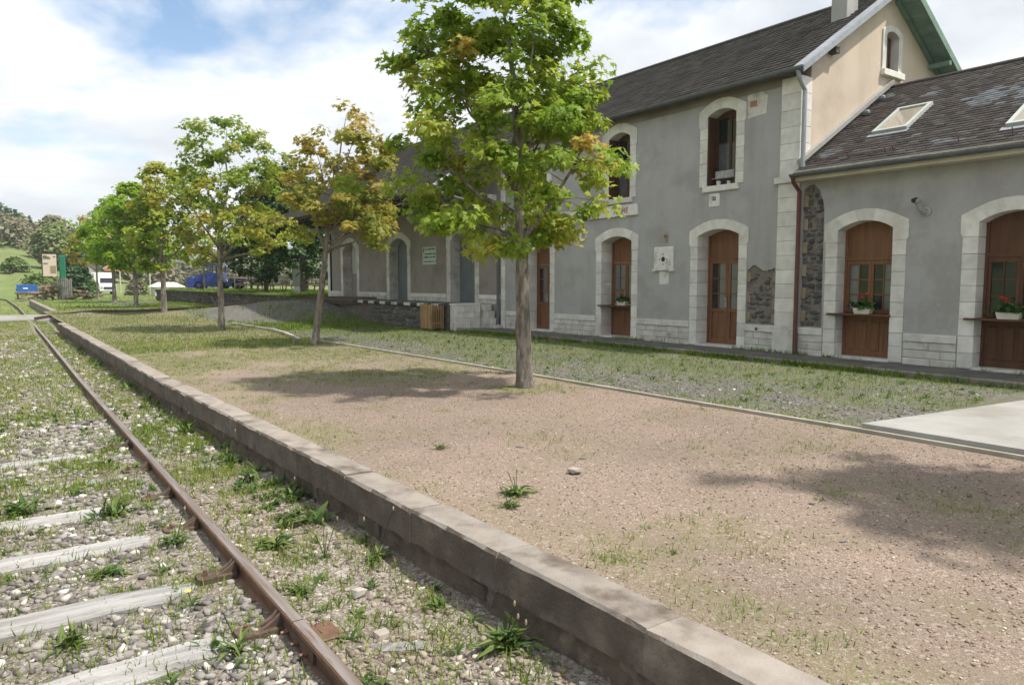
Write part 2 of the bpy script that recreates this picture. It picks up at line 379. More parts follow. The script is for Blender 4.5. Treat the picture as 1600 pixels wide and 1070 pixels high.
mat('concrete', (.335, .33, .318), (.285, .28, .266), 2., .9, .35, 120., .004, .05, (.25, .238, .215), .9)
mat('asphalt', (.085, .083, .08), (.12, .117, .11), 3., .92, .5, 180., .004, 0, (.17, .155, .12), 2.)

# ------------------------------------------------------------------ ground, platform, yard, track bed
def nonuni(a, b, near, step0, grow):
    """coordinates from a to b, dense (step0) at near, growing outwards"""
    up = [near]; s = step0
    while up[-1] < b: up.append(up[-1] + s); s *= grow
    dn = [near]; s = step0
    while dn[-1] > a: dn.append(dn[-1] - s); s *= grow
    return np.array(sorted(set(dn[1:] + up)))
def hill_z(x, y):
    rise = .34 * np.maximum(34 - x, 0) ** 1.0
    h = rise * sstep(120, 330, y) + .055 * np.maximum(y - 120, 0) * sstep(40, 5, x) * sstep(420, 260, y)
    h = h + 9 * sstep(250, 520, y) * sstep(330, 60, x) + 5 * (fbm(x * .012, y * .012, 71) - .5) * sstep(130, 300, y)
    return h
def ground_z(x, y):
    z = np.where(x < 2.8, -.46, -.035) + .05 * (fbm(x * .15, y * .15, 2) - .5)
    near = (y < 47.5) & (x > -14) & (x < 40)
    z = np.where(near, -.62, z)
    z = np.where((x < -13), -.46 + .1 * np.minimum((-13 - x) * .05, 1), z)
    return z + hill_z(x, y)
grid_mesh('ground', nonuni(-900, 1100, 2.75, .8, 1.085), nonuni(-500, 1500, 47.6, .6, 1.075), ground_z, 'meadow')
def ridge():
    xs = np.linspace(-900, 1500, 160); ys = np.linspace(760, 1500, 14)
    return grid_mesh('far_hill', xs, ys, lambda x, y: -12 + sstep(760, 1300, y) * (62 + 46 * (fbm(x * .0035, y * .002, 88) - .4)) , 'far_field')
ridge()
ys_n = np.r_[np.arange(-5, 12, .05), np.arange(12, 47.7, .16)]
def plat_x(u, y): return kerb_x(y) + .22 + u * (7.46 - kerb_x(y) - .22)
U, Yg = np.meshgrid(np.linspace(0, 1, 90), ys_n); Xg = plat_x(U, Yg)
def strip(name, X, Y, Z, m, att):
    ny, nx = X.shape; i = np.arange(nx * ny).reshape(ny, nx)
    F = np.stack([i[:-1, :-1], i[:-1, 1:], i[1:, 1:], i[1:, :-1]], -1).reshape(-1, 4)
    return np_mesh(name, np.stack([X, Y, Z], -1).reshape(-1, 3), F, m, kind='structure', attrs={'grass': att.ravel()}, smooth=True)
strip('platform_surface', Xg, Yg, platform_z(Xg, Yg), 'pink_gravel', plat_grass(Xg, Yg))
xs = np.arange(7.42, 13.6, .09); ys = np.r_[np.arange(-5, 20, .09), np.arange(20, 72, .22)]
X, Y = np.meshgrid(xs, ys); strip('yard', X, Y, yard_z(X, Y), 'grey_gravel', yard_grass(X, Y))
xs = np.r_[np.arange(-14, -1, .5), np.arange(-1, 2.55, .045)]; ys = np.r_[np.arange(-5, 10, .05), np.arange(10, 49, .2)]
X, Y = np.meshgrid(xs, ys); strip('track_bed', X, Y, bed_z(X, Y), 'ballast_soil', bed_grass(X, Y))
def slab(name, poly, z0, z1, m, kind='structure', b=0): return MB().prism(poly, 'z', z0, z1).build(name, m, None, kind=kind)
slab('concrete_pad', [(7.56, 4.07), (12.0, 3.52), (12.0, -4), (7.56, -4)], -.1, .085, 'concrete')
slab('crossing_path', [(-14, 43.2), (2.55, 42.8), (2.6, 47.4), (2.6, 49), (-14, 56)], -.5, -.245, 'pale_crossing')

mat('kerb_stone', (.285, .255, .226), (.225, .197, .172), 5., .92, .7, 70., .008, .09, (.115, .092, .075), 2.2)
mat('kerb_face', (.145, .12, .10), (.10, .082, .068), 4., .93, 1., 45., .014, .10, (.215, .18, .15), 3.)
mat('rubble_dark', (.10, .085, .072), (.15, .125, .10), 7., .95, .8, 40., .02, .25, (.22, .19, .15), 4.)
mat('mortar_grey', (.235, .21, .18), (.17, .152, .132), 7., .95, .9, 50., .02, 0, (.30, .265, .215), 3.)
mat('mortar', (.36, .31, .25), (.27, .235, .19), 6., .95, .8, 50., .02, .0)
mat('timber_edge', (.40, .37, .31), (.30, .27, .22), 3., .9, .4, 80., .004, 0.)
kerb = empty('platform_kerb', (2.3, 2, -.45), kind='structure')
yj = [-3.3, -2.2, -1.1, .05, 1.15, 2.25, 3.42, 4.44, 5.55, 6.66]
while yj[-1] < 33.2: yj.append(yj[-1] + random.uniform(1.02, 1.14))
def bent(vs, off=0.): return [(p[0] + float(kerb_x(p[1])) + off, p[1], p[2]) for p in vs]
for a, b in zip(yj[:-1], yj[1:]):
    dz = random.uniform(-.006, .008); dx = random.uniform(-.008, .008); m = MB(); n = 9 if b < 12 else 3; rise = random.uniform(-.004, .004)
    for i in range(n + 1):
        yy = a + .004 + (b - a - .008) * i / n; kx = float(kerb_x(yy)) + dx; e = .012 if i in (0, n) else 0; c = abs(random.gauss(0, .004)) + (abs(random.gauss(0, .012)) if random.random() < .12 else 0); zt = .022 + dz + rise * (i / n - .5) + random.uniform(-.002, .002) - e * .5
        m.v += [(kx + random.uniform(-.002, .002), yy, -.215 + random.uniform(-.012, .01)), (kx + random.uniform(-.0015, .0015), yy, -.10), (kx + random.uniform(-.003, .003) + e * .4, yy, zt - .016 - c), (kx + .014 + c * .9, yy, zt), (kx + .14, yy, zt + random.uniform(-.003, .002)), (kx + .255, yy, zt - .003), (kx + .265, yy, -.2)]
    for i in range(n):
        for q in range(6): m.f.append((i*7+q, i*7+q+1, i*7+8+q, i*7+7+q))
        m.f.append((i*7+6, i*7, i*7+7, i*7+13))
    m.f += [tuple(range(7)), tuple(range(len(m.v) - 7, len(m.v)))[::-1]]
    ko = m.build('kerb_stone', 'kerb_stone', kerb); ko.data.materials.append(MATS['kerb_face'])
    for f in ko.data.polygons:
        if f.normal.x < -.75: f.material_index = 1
mat('footing_soil', (.15, .118, .09), (.105, .083, .066), 9., .97, .9, 35., .03, 0, (.23, .19, .145), 5.)
ysf = np.r_[np.arange(-3.3, 10, .06), np.arange(10, yj[-1], .3)]; zsf = np.linspace(-.60, -.19, 9); YF, ZF = np.meshgrid(ysf, zsf)
xf = kerb_x(YF) + .035 + .10 * (fbm(YF * 3.3, ZF * 7, 14) - .45) - .03 * sstep(-.35, -.5, ZF); i = np.arange(YF.size).reshape(YF.shape)
np_mesh('footing', np.stack([xf, YF, ZF], -1).reshape(-1, 3), np.stack([i[:-1, :-1], i[:-1, 1:], i[1:, 1:], i[1:, :-1]], -1).reshape(-1, 4), 'footing_soil', kerb, origin=(2.3, 0, -.6))
y = -1.
while y < 13:
    ln = random.uniform(.16, .38); h = random.uniform(.12, .2); v, f = STONES[random.randrange(8)]
    me = MB().add([(p[0] * .085, p[1] * ln * .56, p[2] * h * .9) for p in v], [tuple(q) for q in f])
    for row in (0, 1):
        if random.random() < .5: continue
        o = MB().add([(q[0] + float(kerb_x(y)) + .075 + random.uniform(-.02, .03), q[1] + y + ln / 2 + row * .1, q[2] - .30 - row * .13) for q in me.v], me.f).build('footing_stone', 'rubble_dark', kerb)
    y += ln * .95
# second kerb beyond the crossing, and the old siding's concrete ramp
k2 = empty('far_kerb', (2.7, 47, -.4), kind='structure')
yy = 47.4
while yy < 76:
    MB().cbox(2.55, 2.85, yy + .006, yy + 1.39, -.5, .05, .02).build('kerb_stone', 'kerb_stone', k2); yy += 1.4
ramp_o = MB().prism([(1.62, -.3), (1.62, -.22), (3.5, .115), (4.15, .12), (4.15, -.3)], 'y', 40.75, 42.5).build('crossing_ramp', 'concrete', None, kind='structure')
# thin edging between gravel and yard
ed = MB()
ye = [-4, 1., 4.05, 7, 9.9, 13, 16.6, 19.6]; xe = [7.5, 7.5, 7.5, 7.44, 7.42, 7.36, 7.25, 7.1]
for a in range(len(ye) - 1):
    for q in range(3):
        y0 = ye[a] + (ye[a+1] - ye[a]) * q / 3; y1 = ye[a] + (ye[a+1] - ye[a]) * (q + 1) / 3
        x0 = np.interp(y0, ye, xe); x1 = np.interp(y1, ye, xe)
        ed.add([(x0, y0, -.1), (x0 + .06, y0, -.1), (x1 + .06, y1, -.1), (x1, y1, -.1), (x0, y0, .035), (x0 + .06, y0, .035), (x1 + .06, y1, .035), (x1, y1, .035)],
               [(4, 5, 6, 7), (0, 1, 5, 4), (1, 2, 6, 5), (2, 3, 7, 6), (3, 0, 4, 7)])
ed.build('path_edging', 'timber_edge', None, kind='structure')
def bent_edge(name, pts, w_, h, m, label, cat):
    b = MB(); pts = [Vector(p) for p in pts]; ring = []
    for i, p in enumerate(pts):
        d = (pts[min(i + 1, len(pts) - 1)] - pts[max(0, i - 1)]).normalized(); n = Vector((-d.y, d.x, 0)) * w_ / 2
        ring.append([p - n, p + n, p + n + Vector((0, 0, h)), p - n + Vector((0, 0, h))])
    for r in ring: b.v += [tuple(q) for q in r]
    for i in range(len(ring) - 1):
        for q in range(4): b.f.append((i*4+q, i*4+(q+1) % 4, i*4+4+(q+1) % 4, i*4+4+q))
    b.f += [(0, 1, 2, 3), tuple(len(b.v) - 4 + q for q in (3, 2, 1, 0))]
    return tag(b.build(name, m), label, cat)
bent_edge('edging_board', [(6.78, 19.5, -.04), (6.98, 20.6, -.03), (7.2, 22.0, -.02), (7.38, 23.6, -.02), (7.42, 25.5, -.04), (7.42, 29, -.05)], .09, .11, 'timber_edge', 'pale curved edging board lying in the grass behind the second tree', 'edging board')

# ------------------------------------------------------------------ railway tracks
mat('rail_rust', (.135, .075, .05), (.20, .11, .07), 14., .62, .35, 120., .003, .05, (.09, .06, .05), 5., .35, .5)
mat('rail_top', (.24, .175, .14), (.36, .32, .30), 3., .34, .15, 150., .002, 0, (.19, .10, .065), 6., .6, .5, stretch=(9, .5, 1))
mat('sleeper_wood', (.39, .38, .372), (.28, .272, .268), 6., .92, .9, 40., .012, .14, (.17, .16, .15), 8., stretch=(.25, 2.2, 1.), lo=.42, hi=.58)
mat('iron_dark', (.075, .055, .045), (.12, .08, .06), 20., .7, .5, 90., .004, .1)
RAILPROF = [(-.065, 0), (.065, 0), (.065, .012), (.012, .03), (.009, .1), (.034, .112), (.036, .138), (.028, .147), (-.028, .147), (-.036, .138), (-.034, .112), (-.009, .1), (-.012, .03), (-.065, .012)]
def rail_mesh(pts, prof, name, parent):
    b = MB(); pts = [Vector(p) for p in pts]; n = len(prof)
    for i, p in enumerate(pts):
        d = (pts[min(i + 1, len(pts) - 1)] - pts[max(0, i - 1)]); d.z = 0; d.normalize(); r = Vector((d.y, -d.x, 0))
        for q in prof: b.v.append(tuple(p + r * q[0] + Vector((0, 0, q[1]))))
    for i in range(len(pts) - 1):
        for q in range(n): b.f.append((i*n+q, i*n+(q+1) % n, (i+1)*n+(q+1) % n, (i+1)*n+q))
    b.f += [tuple(range(n)), tuple(range(len(b.v) - n, len(b.v)))[::-1]]
    o = b.build(name, 'rail_rust', parent, origin=tuple(pts[0]))
    o.data.materials.append(MATS['rail_top'])
    for f in o.data.polygons:
        if f.normal.z > .85: 
            c = f.center
            if c.z > prof[8][1] * .9: f.material_index = 1
    return o
track = empty('railway_track', (.56, 4, -.42), 'rusty railway track with bleached wooden sleepers in weedy ballast', 'railway track')
def railx(y): return float(np.interp(y, [0, 16, 28, 45, 65, 95, 140], [1.275, 1.275, 1.36, 1.43, 1.5, 1.2, -3]))
for nm, off in (('rail', 0), ('rail', -GAUGE)):
    y0s = [(-4, 3.795), (3.805, 15.8), (15.81, 120)]
    for a, b in y0s:
        ys = np.unique(np.r_[a, b, np.arange(math.ceil(a), b, 2.0)])
        ro = rail_mesh([(railx(y) + off, y, -.395) for y in ys], RAILPROF, 'rail', track)
        if off == 0 and a < 3: R0 = ro
        if off == 0 and a == 3.805: R1 = ro
# fishplates with bolts at the joint
for sx in (-1, 1):
    fp = MB().prism([(sx * .012, .032), (sx * .03, .036), (sx * .026, .094), (sx * .01, .1)], 'y', 0, .01)
    x = RAILX
    o = MB().add([(p[0] + x, 3.5 if p[1] == 0 else 4.1, p[2] - .395) for p in fp.v], fp.f).build('fishplate', 'iron_dark', track)
    for yb in (3.58, 3.72, 3.88, 4.02):
        MB().tube([(x + sx * .024, yb, -.333), (x + sx * .05, yb, -.333)], .017, 6).tube([(x + sx * .05, yb, -.333), (x + sx * .072, yb, -.333)], .010, 6).build('bolt', 'rail_rust', o)
def rock(vs, j): return [(p[0] + random.uniform(-j, j), p[1] + random.uniform(-j, j), p[2] + random.uniform(-j * .6, j * .6)) for p in vs]
sy = [2.95, 4.02, 4.97, 6.1, 7.12, 8.3, 9.6]
for i, yv in enumerate(sy):
    b = MB(); n = 9; yw = .115 if i < 8 else .1; top = -.360 - (0, .004, .006, .01, .018, .04, .032)[i] + random.uniform(-.004, .003); tw = random.uniform(-.05, .05)
    xs_ = np.linspace(-.92, 1.02 if i < 6 else .9, n)
    for k, x in enumerate(xs_):
        e = .02 if k in (0, n - 1) else 0
        wl, wr = yw + random.uniform(-.012, .012) - e, yw + random.uniform(-.012, .012) - e; zt = top + random.uniform(-.006, .006) - e * .5; yc = yv + tw * (x - .3)
        b.v += [(x, yc - wl, -.55), (x, yc - wl - .003, zt - .03), (x, yc - wl + .022, zt), (x, yc, zt + .006), (x, yc + wr - .022, zt), (x, yc + wr + .003, zt - .03), (x, yc + wr, -.55)]
    for k in range(n - 1):
        for q in range(6): b.f.append((k*7+q, k*7+q+1, k*7+8+q, k*7+7+q))
    b.f += [tuple(range(7)), tuple(range(len(b.v) - 7, len(b.v)))[::-1]]
    so = b.build('sleeper', 'sleeper_wood', track)
    if i < 8:
        # cast chair: base plate, rib under the rail, key and a screw
        c = MB().prism([(1.0, -.055), (1.03, -.075), (1.24, -.075), (1.24, .075), (1.03, .075), (1.0, .055)], 'z', -.375, -.338)
        c = MB().add([(p[0], p[1] + yv, p[2]) for p in c.v], c.f).build('rail_chair', 'iron_dark', so)
        MB().prism([(1.09, -.34), (1.14, -.335), (1.205, -.30), (1.245, -.262), (1.25, -.37), (1.1, -.37)], 'y', yv - .038, yv - .012).build('chair_rib', 'iron_dark', so)
        MB().prism([(1.09, -.34), (1.14, -.335), (1.205, -.30), (1.245, -.262), (1.25, -.37), (1.1, -.37)], 'y', yv + .012, yv + .038).build('chair_rib', 'iron_dark', so)
        MB().tube([(1.055, yv, -.345), (1.055, yv, -.315)], .022, 4).tube([(1.055, yv, -.315), (1.055, yv, -.30)], .013, 6).build('coach_screw', 'rail_rust', so)
# narrow siding that climbs to the goods shed
sid = empty('siding_track', (3.6, 41.6, 0), 'dark narrow siding crossing the platform and climbing towards the goods shed', 'railway track')
PR2 = [(q[0] * .8, q[1] * .95) for q in RAILPROF]; SHADE_PATHS = []
Pt = SP
for off in (-.3, .3):
    pts = []
    for i in range(len(Pt)):
        d = Pt[min(i + 1, len(Pt) - 1)] - Pt[max(0, i - 1)]; d[2] = 0; d /= np.linalg.norm(d); r = np.array([d[1], -d[0], 0])
        pts.append(tuple(Pt[i] + r * off + np.array([0, 0, -.105])))
    ro = rail_mesh(pts, PR2, 'rail', sid); ro.data.materials.clear(); ro.data.materials.append(MATS['iron_dark']); ro.data.materials.append(MATS['iron_dark'])
    bk = rail_mesh([(p[0], p[1], p[2] - .125) for p in pts], [(-.11, 0), (.11, 0), (.11, .122), (-.11, .122)] + [(-.11, .1 - .012 * q) for q in range(6)], 'rail_shade_band', sid) if False else None
    SHADE_PATHS.append([(p[0], p[1], p[2]) for p in pts])

mat('rail_shade_dark', (.055, .043, .035), (.085, .066, .052), 6., .9, .5, 40., .006, 0)  # dark colour of the added bands that imitate shadow under the siding rails
for pts in SHADE_PATHS:
    b = MB()
    for i, p in enumerate(pts):
        d = Vector(pts[min(i + 1, len(pts) - 1)]) - Vector(pts[max(0, i - 1)]); d.z = 0; d.normalize(); rr_ = Vector((d.y, -d.x, 0)) * .11; p = Vector(p)
        b.v += [tuple(p - rr_ - Vector((0, 0, .17))), tuple(p + rr_ - Vector((0, 0, .17))), tuple(p + rr_ - Vector((0, 0, .003))), tuple(p - rr_ - Vector((0, 0, .003)))]
    for i in range(len(pts) - 1):
        for q in range(4): b.f.append((i*4+q, i*4+(q+1) % 4, i*4+4+(q+1) % 4, i*4+4+q))
    b.build('rail_shade_band', 'rail_shade_dark', sid)  # added dark band: thickens the rail and stands in for its shadow

# ------------------------------------------------------------------ station: materials
mat('stucco', (.405, .398, .394), (.35, .343, .339), 2.2, .93, .5, 90., .008, 0, (.325, .312, .298), 1.1, lo=.3, hi=.7, streak=(.285, .276, .268))
mat('stucco_cream', (.56, .475, .385), (.52, .435, .35), 1.4, .93, .4, 90., .006, 0, (.45, .375, .305), .8, streak=(.42, .35, .28))
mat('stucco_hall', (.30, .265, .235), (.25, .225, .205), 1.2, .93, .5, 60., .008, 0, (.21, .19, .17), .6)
mat('limestone', (.70, .68, .645), (.60, .58, .545), 5., .88, .45, 60., .006, .11, (.55, .51, .455), 1.7)
mat('limestone_worn', (.62, .60, .56), (.52, .495, .46), 5., .9, .5, 60., .008, .1, (.36, .325, .28), 2.4)
mat('basalt', (.085, .086, .092), (.135, .133, .132), 9., .9, .9, 50., .02, .35, (.17, .155, .135), 5.)
mat('door_brown', (.215, .098, .047), (.16, .07, .035), 2.5, .5, .12, 60., .002, .06, None, spec=.4, stretch=(6, 6, .6))
mat('door_brown_dark', (.125, .057, .03), (.09, .042, .024), 2.5, .5, .12, 60., .002, .06, stretch=(6, 6, .6))
mat('window_brown', (.10, .05, .028), (.07, .038, .022), 3., .6, .2, 60., .002, 0)
mat('door_grey', (.165, .19, .20), (.14, .165, .175), 2., .6, .1, 60., .002, 0)
mat('panel_pale', (.43, .45, .43), (.38, .40, .385), 2., .7, .1, 60., .002, 0)
mat('zinc', (.33, .35, .38), (.27, .29, .32), 5., .5, .1, 40., .002, 0, metallic=.35, spec=.5)
mat('zinc_dark', (.12, .135, .15), (.10, .11, .125), 5., .5, .1, 40., .002, 0, metallic=.3, spec=.5)
mat('pipe_red', (.15, .055, .04), (.115, .05, .04), 8., .6, .3, 60., .003, 0, (.09, .07, .06), 3.)
mat('green_paint', (.20, .30, .25), (.15, .235, .195), 4., .7, .2, 60., .002, .08)
mat('soffit_wood', (.10, .085, .07), (.07, .06, .05), 4., .85, .3, 40., .004, .1)
mat('cream_wood', (.55, .51, .41), (.47, .43, .34), 4., .75, .2, 40., .003, 0)
mat('white_paint', (.70, .69, .66), (.62, .60, .56), 6., .7, .2, 60., .002, .03, (.42, .38, .33), 3.)
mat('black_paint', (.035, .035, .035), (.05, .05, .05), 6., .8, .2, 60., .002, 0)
mat('red_letter', (.32, .03, .03), None, 6., .7, 0, rand=0)
mat('steel', (.42, .42, .40), (.36, .36, .35), 9., .4, 0, metallic=.6, rand=0)
mat('terracotta', (.42, .22, .13), (.36, .19, .12), 8., .85, .2, 60., .003, .05)
mat('planter_white', (.62, .59, .53), (.55, .52, .47), 8., .8, .1, 60., .002, .05)
mat('ochre', (.31, .255, .18), (.25, .205, .145), 8., .9, .3, 60., .004, .1)
m, t, b, o = new_mat('glass_dark'); b.inputs['Base Color'].default_value = (.018, .022, .024, 1); b.inputs['Roughness'].default_value = .06; b.inputs['Specular IOR Level'].default_value = .6
bump(t, b, noise(t, position(t), 2.5, 2.), .05, .01); MATS['glass_dark'] = m
m, t, b, o = new_mat('glass_curtain_reflection'); b.inputs['Roughness'].default_value = .1; b.inputs['Specular IOR Level'].default_value = .6
wv = N(t, 'ShaderNodeTexWave', i_Scale=9., i_Distortion=2.); L(t, position(t), wv.inputs['Vector'])
L(t, mixrgb(t, wv.outputs[0], (.10, .105, .11), (.17, .175, .18)), b.inputs['Base Color']); MATS['glass_curtain_reflection'] = m  # curtain folds and a pale reflection, both painted into the pane colour
MATS['roof_tile'] = tint_mat('roof_tile', [(.045, .041, .039), (.07, .063, .059), (.10, .09, .083), (.15, .133, .118)], .8, 0, .5, 40., spec=.35)
m_ = tint_mat('roof_slate', [(0.048, 0.04, 0.037), (0.076, 0.063, 0.057), (0.1, 0.084, 0.077), (0.142, 0.137, 0.132), (0.237, 0.263, 0.292)], .7, 0, .4, 40., spec=.4)

# ------------------------------------------------------------------ station: shape helpers
XF = 13.4; ZW = .14
def holes_wall(name, outline, holes, x0, x1, m, parent, axis='x'):
    """flat wall with openings: outline and holes are 2D loops, extruded from x0 to x1"""
    loops = [outline] + holes
    tri = geometry.tessellate_polygon([[Vector((p[0], p[1], 0)) for p in lp] for lp in loops])
    pts = [p for lp in loops for p in lp]; n = len(pts)
    P = (lambda q, d: (d, q[0], q[1])) if axis == 'x' else (lambda q, d: (q[0], d, q[1]))
    b = MB(); b.v = [P(q, x0) for q in pts] + [P(q, x1) for q in pts]
    b.f = [tuple(t) for t in tri] + [tuple(i + n for i in t[::-1]) for t in tri]; k = 0
    for lp in loops:
        c = len(lp)
        for i in range(c): b.f.append((k + i, k + (i + 1) % c, k + (i + 1) % c + n, k + i + n))
        k += c
    return b.build(name, m, parent)
def arch_pts(y0, y1, zs, zc, n=8):
    """segmental arch from (y0,zs) over crown zc to (y1,zs)"""
    w_ = (y1 - y0) / 2; s = zc - zs; r = (w_ * w_ + s * s) / (2 * s); cy = (y0 + y1) / 2; cz = zc - r; a = math.asin(w_ / r)
    return [(cy + r * math.sin(-a + 2 * a * i / n), cz + r * math.cos(-a + 2 * a * i / n)) for i in range(n + 1)]
def opening(parent, y0, y1, zb, zs, zc, jw, depth, rows, top=.22, m='limestone', ear=.035, proud=.018, sill=None, voussoirs=4, eh=.34, X=XF, jm=None):
    """stone surround: jamb stones either side, springers with ears, arch stones; returns the hole loop for the wall"""
    f0 = X - proud; f1 = X + depth; oy0, oy1 = y0 - jw, y1 + jw; g = .0025
    zj = zs - eh + .10                             # joint under the springers
    for side in (0, 1):
        a, b_ = ((oy0, y0) if side == 0 else (y1, oy1)); hs = (zj - zb) / rows; z = zb
        for i in range(rows):
            zz = zb + hs * (i + 1) + (random.uniform(-.02, .02) if i < rows - 1 else 0)
            MB().cbox(f0 + random.uniform(-.003, .003), f1, a, b_, z + g, zz - g, .006).build('jamb_stone', jm or m, parent); z = zz
    outer = arch_pts(oy0 + .02, oy1 - .02, zs + top - .085, zc + top, 8); inner = arch_pts(y0, y1, zs, zc, 8)
    # springers
    for side in (0, 1):
        if side == 0: pl = [(oy0 - ear, zj + g + .06), (oy0, zj + g), (y0, zj + g), (y0, zs), (inner[1][0], inner[1][1]), (outer[1][0], outer[1][1]), (oy0 - ear, outer[0][1] - .01)]
        else: pl = [(oy1 + ear, zj + g + .06), (oy1, zj + g), (y1, zj + g), (y1, zs), (inner[-2][0], inner[-2][1]), (outer[-2][0], outer[-2][1]), (oy1 + ear, outer[-1][1] - .01)]
        MB().prism(pl, 'x', f0 - .002, f1).build('springer_stone', m, parent)
    k = [1, 4, 7] if voussoirs == 2 else [1, 3, 5, 7]
    for a, b_ in zip(k[:-1], k[1:]):
        pl = inner[a:b_ + 1] + outer[a:b_ + 1][::-1]; cy = sum(p[0] for p in pl) / len(pl)
        pl = [(cy + (p[0] - cy) * .994, p[1]) for p in pl]
        MB().prism(pl, 'x', f0 - .001, f1 - .003).build('arch_stone', m, parent)
    if sill: MB().cbox(f0 - .035, f1, y0 - sill[0], y1 + sill[0], zb - sill[1], zb + .012, .008).build('sill', m, parent)
    e = .004
    hole = [(oy0 + e, zb - (sill[1] if sill else .2) * 0), (oy1 - e, zb), (oy1 - e, zj), (oy1 - e, outer[-1][1] - .03)] + [(p[0], p[1] - .006) for p in outer[::-1]][1:-1] + [(oy0 + e, outer[0][1] - .03), (oy0 + e, zj)]
    return hole
def leafdoor(parent, y0, y1, zb, zt, zl, x, m='door_brown', leaves=2, glass0=.42, counter=None, cols=2, rowsn=3, pane_m=('glass_curtain_reflection', 'glass_dark'), sliding=False):
    """joinery: frame, transom panel above zl, leaves with panes over panels"""
    d = MB(); fw = .05
    d.box(x, x + .07, y0 - .02, y0 + fw, zb, zt); d.box(x, x + .07, y1 - fw, y1 + .02, zb, zt); d.box(x, x + .07, y0 + fw, y1 - fw, zl, zl + .07)
    dr = d.build('door' if counter is None else 'window', m, parent)
    nP = 3
    MB().box(x + .025, x + .05, y0 + fw, y1 - fw, zl + .07, zt + .2).build('transom_panel', m, dr)
    w_ = (y1 - y0 - 2 * fw) / leaves
    for k in range(leaves):
        a = y0 + fw + k * w_ + .003; b_ = a + w_ - .006; base = zb if counter is None else counter + .03
        st = .075 if counter is None else .05; gz = base + (zl - base) * (glass0 if counter is None else .06); gt = zl - .085
        lf = MB()
        lf.box(x + .012, x + .055, a, a + st, base, zl - .004); lf.box(x + .012, x + .055, b_ - st, b_, base, zl - .004)
        lf.box(x + .012, x + .055, a + st, b_ - st, gt, zl - .004); lf.box(x + .012, x + .055, a + st, b_ - st, gz - .07, gz)
        if counter is None: lf.box(x + .012, x + .055, a + st, b_ - st, base, base + .13)
        lf.build('leaf', m, dr)
        if counter is None:
            pw = (b_ - a - 2 * st); n = 2
            for q in range(n):
                p0 = a + st + pw * q / n; p1 = a + st + pw * (q + 1) / n
                MB().cbox(x + .024 + .008 * q, x + .046, p0 + .004, p1 - .004, base + .13, gz - .07, .01).build('panel', m, dr)
        nc = cols; gw = (b_ - a - 2 * st)
        for c in range(nc):
            for r_ in range(rowsn):
                p0 = a + st + gw * c / nc + .011; p1 = a + st + gw * (c + 1) / nc - .011
                q0 = gz + (gt - gz) * r_ / rowsn + .011; q1 = gz + (gt - gz) * (r_ + 1) / rowsn - .011
                MB().box(x + .034, x + .04, p0 - .008, p1 + .008, q0 - .008, q1 + .008).build('pane', pane_m[0] if (c + k) % 2 else pane_m[1], dr)
        bar = MB()
        for c in range(1, nc): bar.box(x + .018, x + .05, a + st + gw * c / nc - .0125, a + st + gw * c / nc + .0125, gz, gt)
        for r_ in range(1, rowsn): bar.box(x + .02, x + .048, a + st, b_ - st, gz + (gt - gz) * r_ / rowsn - .0115, gz + (gt - gz) * r_ / rowsn + .0115)
        if nc > 1 or rowsn > 1: bar.build('glazing_bar', m, dr)
    if counter is not None:
        ap = MB(); ap.box(x + .02, x + .05, y0 + fw, y1 - fw, zb, counter - .03); ap.build('apron', m, dr)
        n = 4; pw = (y1 - y0 - 2 * fw) / n
        for q in range(n):
            MB().cbox(x + .004, x + .03, y0 + fw + pw * q + .035, y0 + fw + pw * (q + 1) - .035, zb + .12, counter - .13, .012).build('panel', m, dr)
    else:
        yb = y0 + (y1 - y0) * .5 if leaves == 2 else y0 + .1
        h = MB().cbox(x - .006, x + .014, yb + .02, yb + .07, zb + .86, zb + 1.08, .004); h.tube([(x - .01, yb + .045, zb + .99), (x - .045, yb + .045, zb + .99), (x - .045, yb + .13, zb + .985)], .009, 6); h.build('handle', 'steel', dr)
    return dr
def tile_roof(name, parent, e, r, y0, y1, expo, wid, m, jag=.004, patches=None, seed=1, thick=.012, cols=False):
    """rows of lapped tiles on the slope from eave e=(x,z) to ridge r=(x,z)"""
    rg = np.random.default_rng(seed); ex, ez = e; rx, rz = r; ln = math.hypot(rx - ex, rz - ez); ux, uz = (rx - ex) / ln, (rz - ez) / ln; nx_, nz = -uz, ux
    rows = int(ln / expo); V = []; F = []; T = []
    bx = np.array([(0, 0, 0), (1, 0, 0), (1, 1, 0), (0, 1, 0)], float)
    for i in range(rows + 1):
        s0 = i * expo; s1 = min(s0 + expo * 1.5, ln); off = 0 if cols else (i % 2) * wid * .5
        ycs = np.arange(y0 - off, y1, wid)
        for yc in ycs:
            gp_ = .009 if cols else .003; a = max(yc + gp_, y0); b_ = min(yc + wid - gp_, y1)
            if b_ - a < .02: continue
            j = rg.uniform(-jag, jag); lift = thick * 1.7 + rg.uniform(0, jag * 1.2); d0 = s0 + j
            k = len(V)
            for (s, y, h) in ((d0, a, lift), (d0, b_, lift + rg.uniform(-.002, .002)), (s1, b_, .004), (s1, a, .004), (d0, a, lift - thick), (d0, b_, lift - thick)):
                V.append((ex + ux * s + nx_ * h, y, ez + uz * s + nz * h))
            F += [(k, k+1, k+2, k+3), (k+4, k+5, k+1, k)]
            t_ = np.clip(rg.normal(.42, .17), 0, .74)
            if patches:
                for (py, ps, ry, rs, pr) in patches:
                    if ((yc - py) / ry) ** 2 + ((s0 - ps) / rs) ** 2 < rg.uniform(.5, 1.4) and rg.random() < pr: t_ = rg.uniform(.78, 1.)
                if rg.random() < .012: t_ = rg.uniform(.75, .95)
            T += [t_] * 6
    return np_mesh(name, V, F, m, parent, origin=(ex, (y0 + y1) / 2, ez), tint=T, kind='stuff')

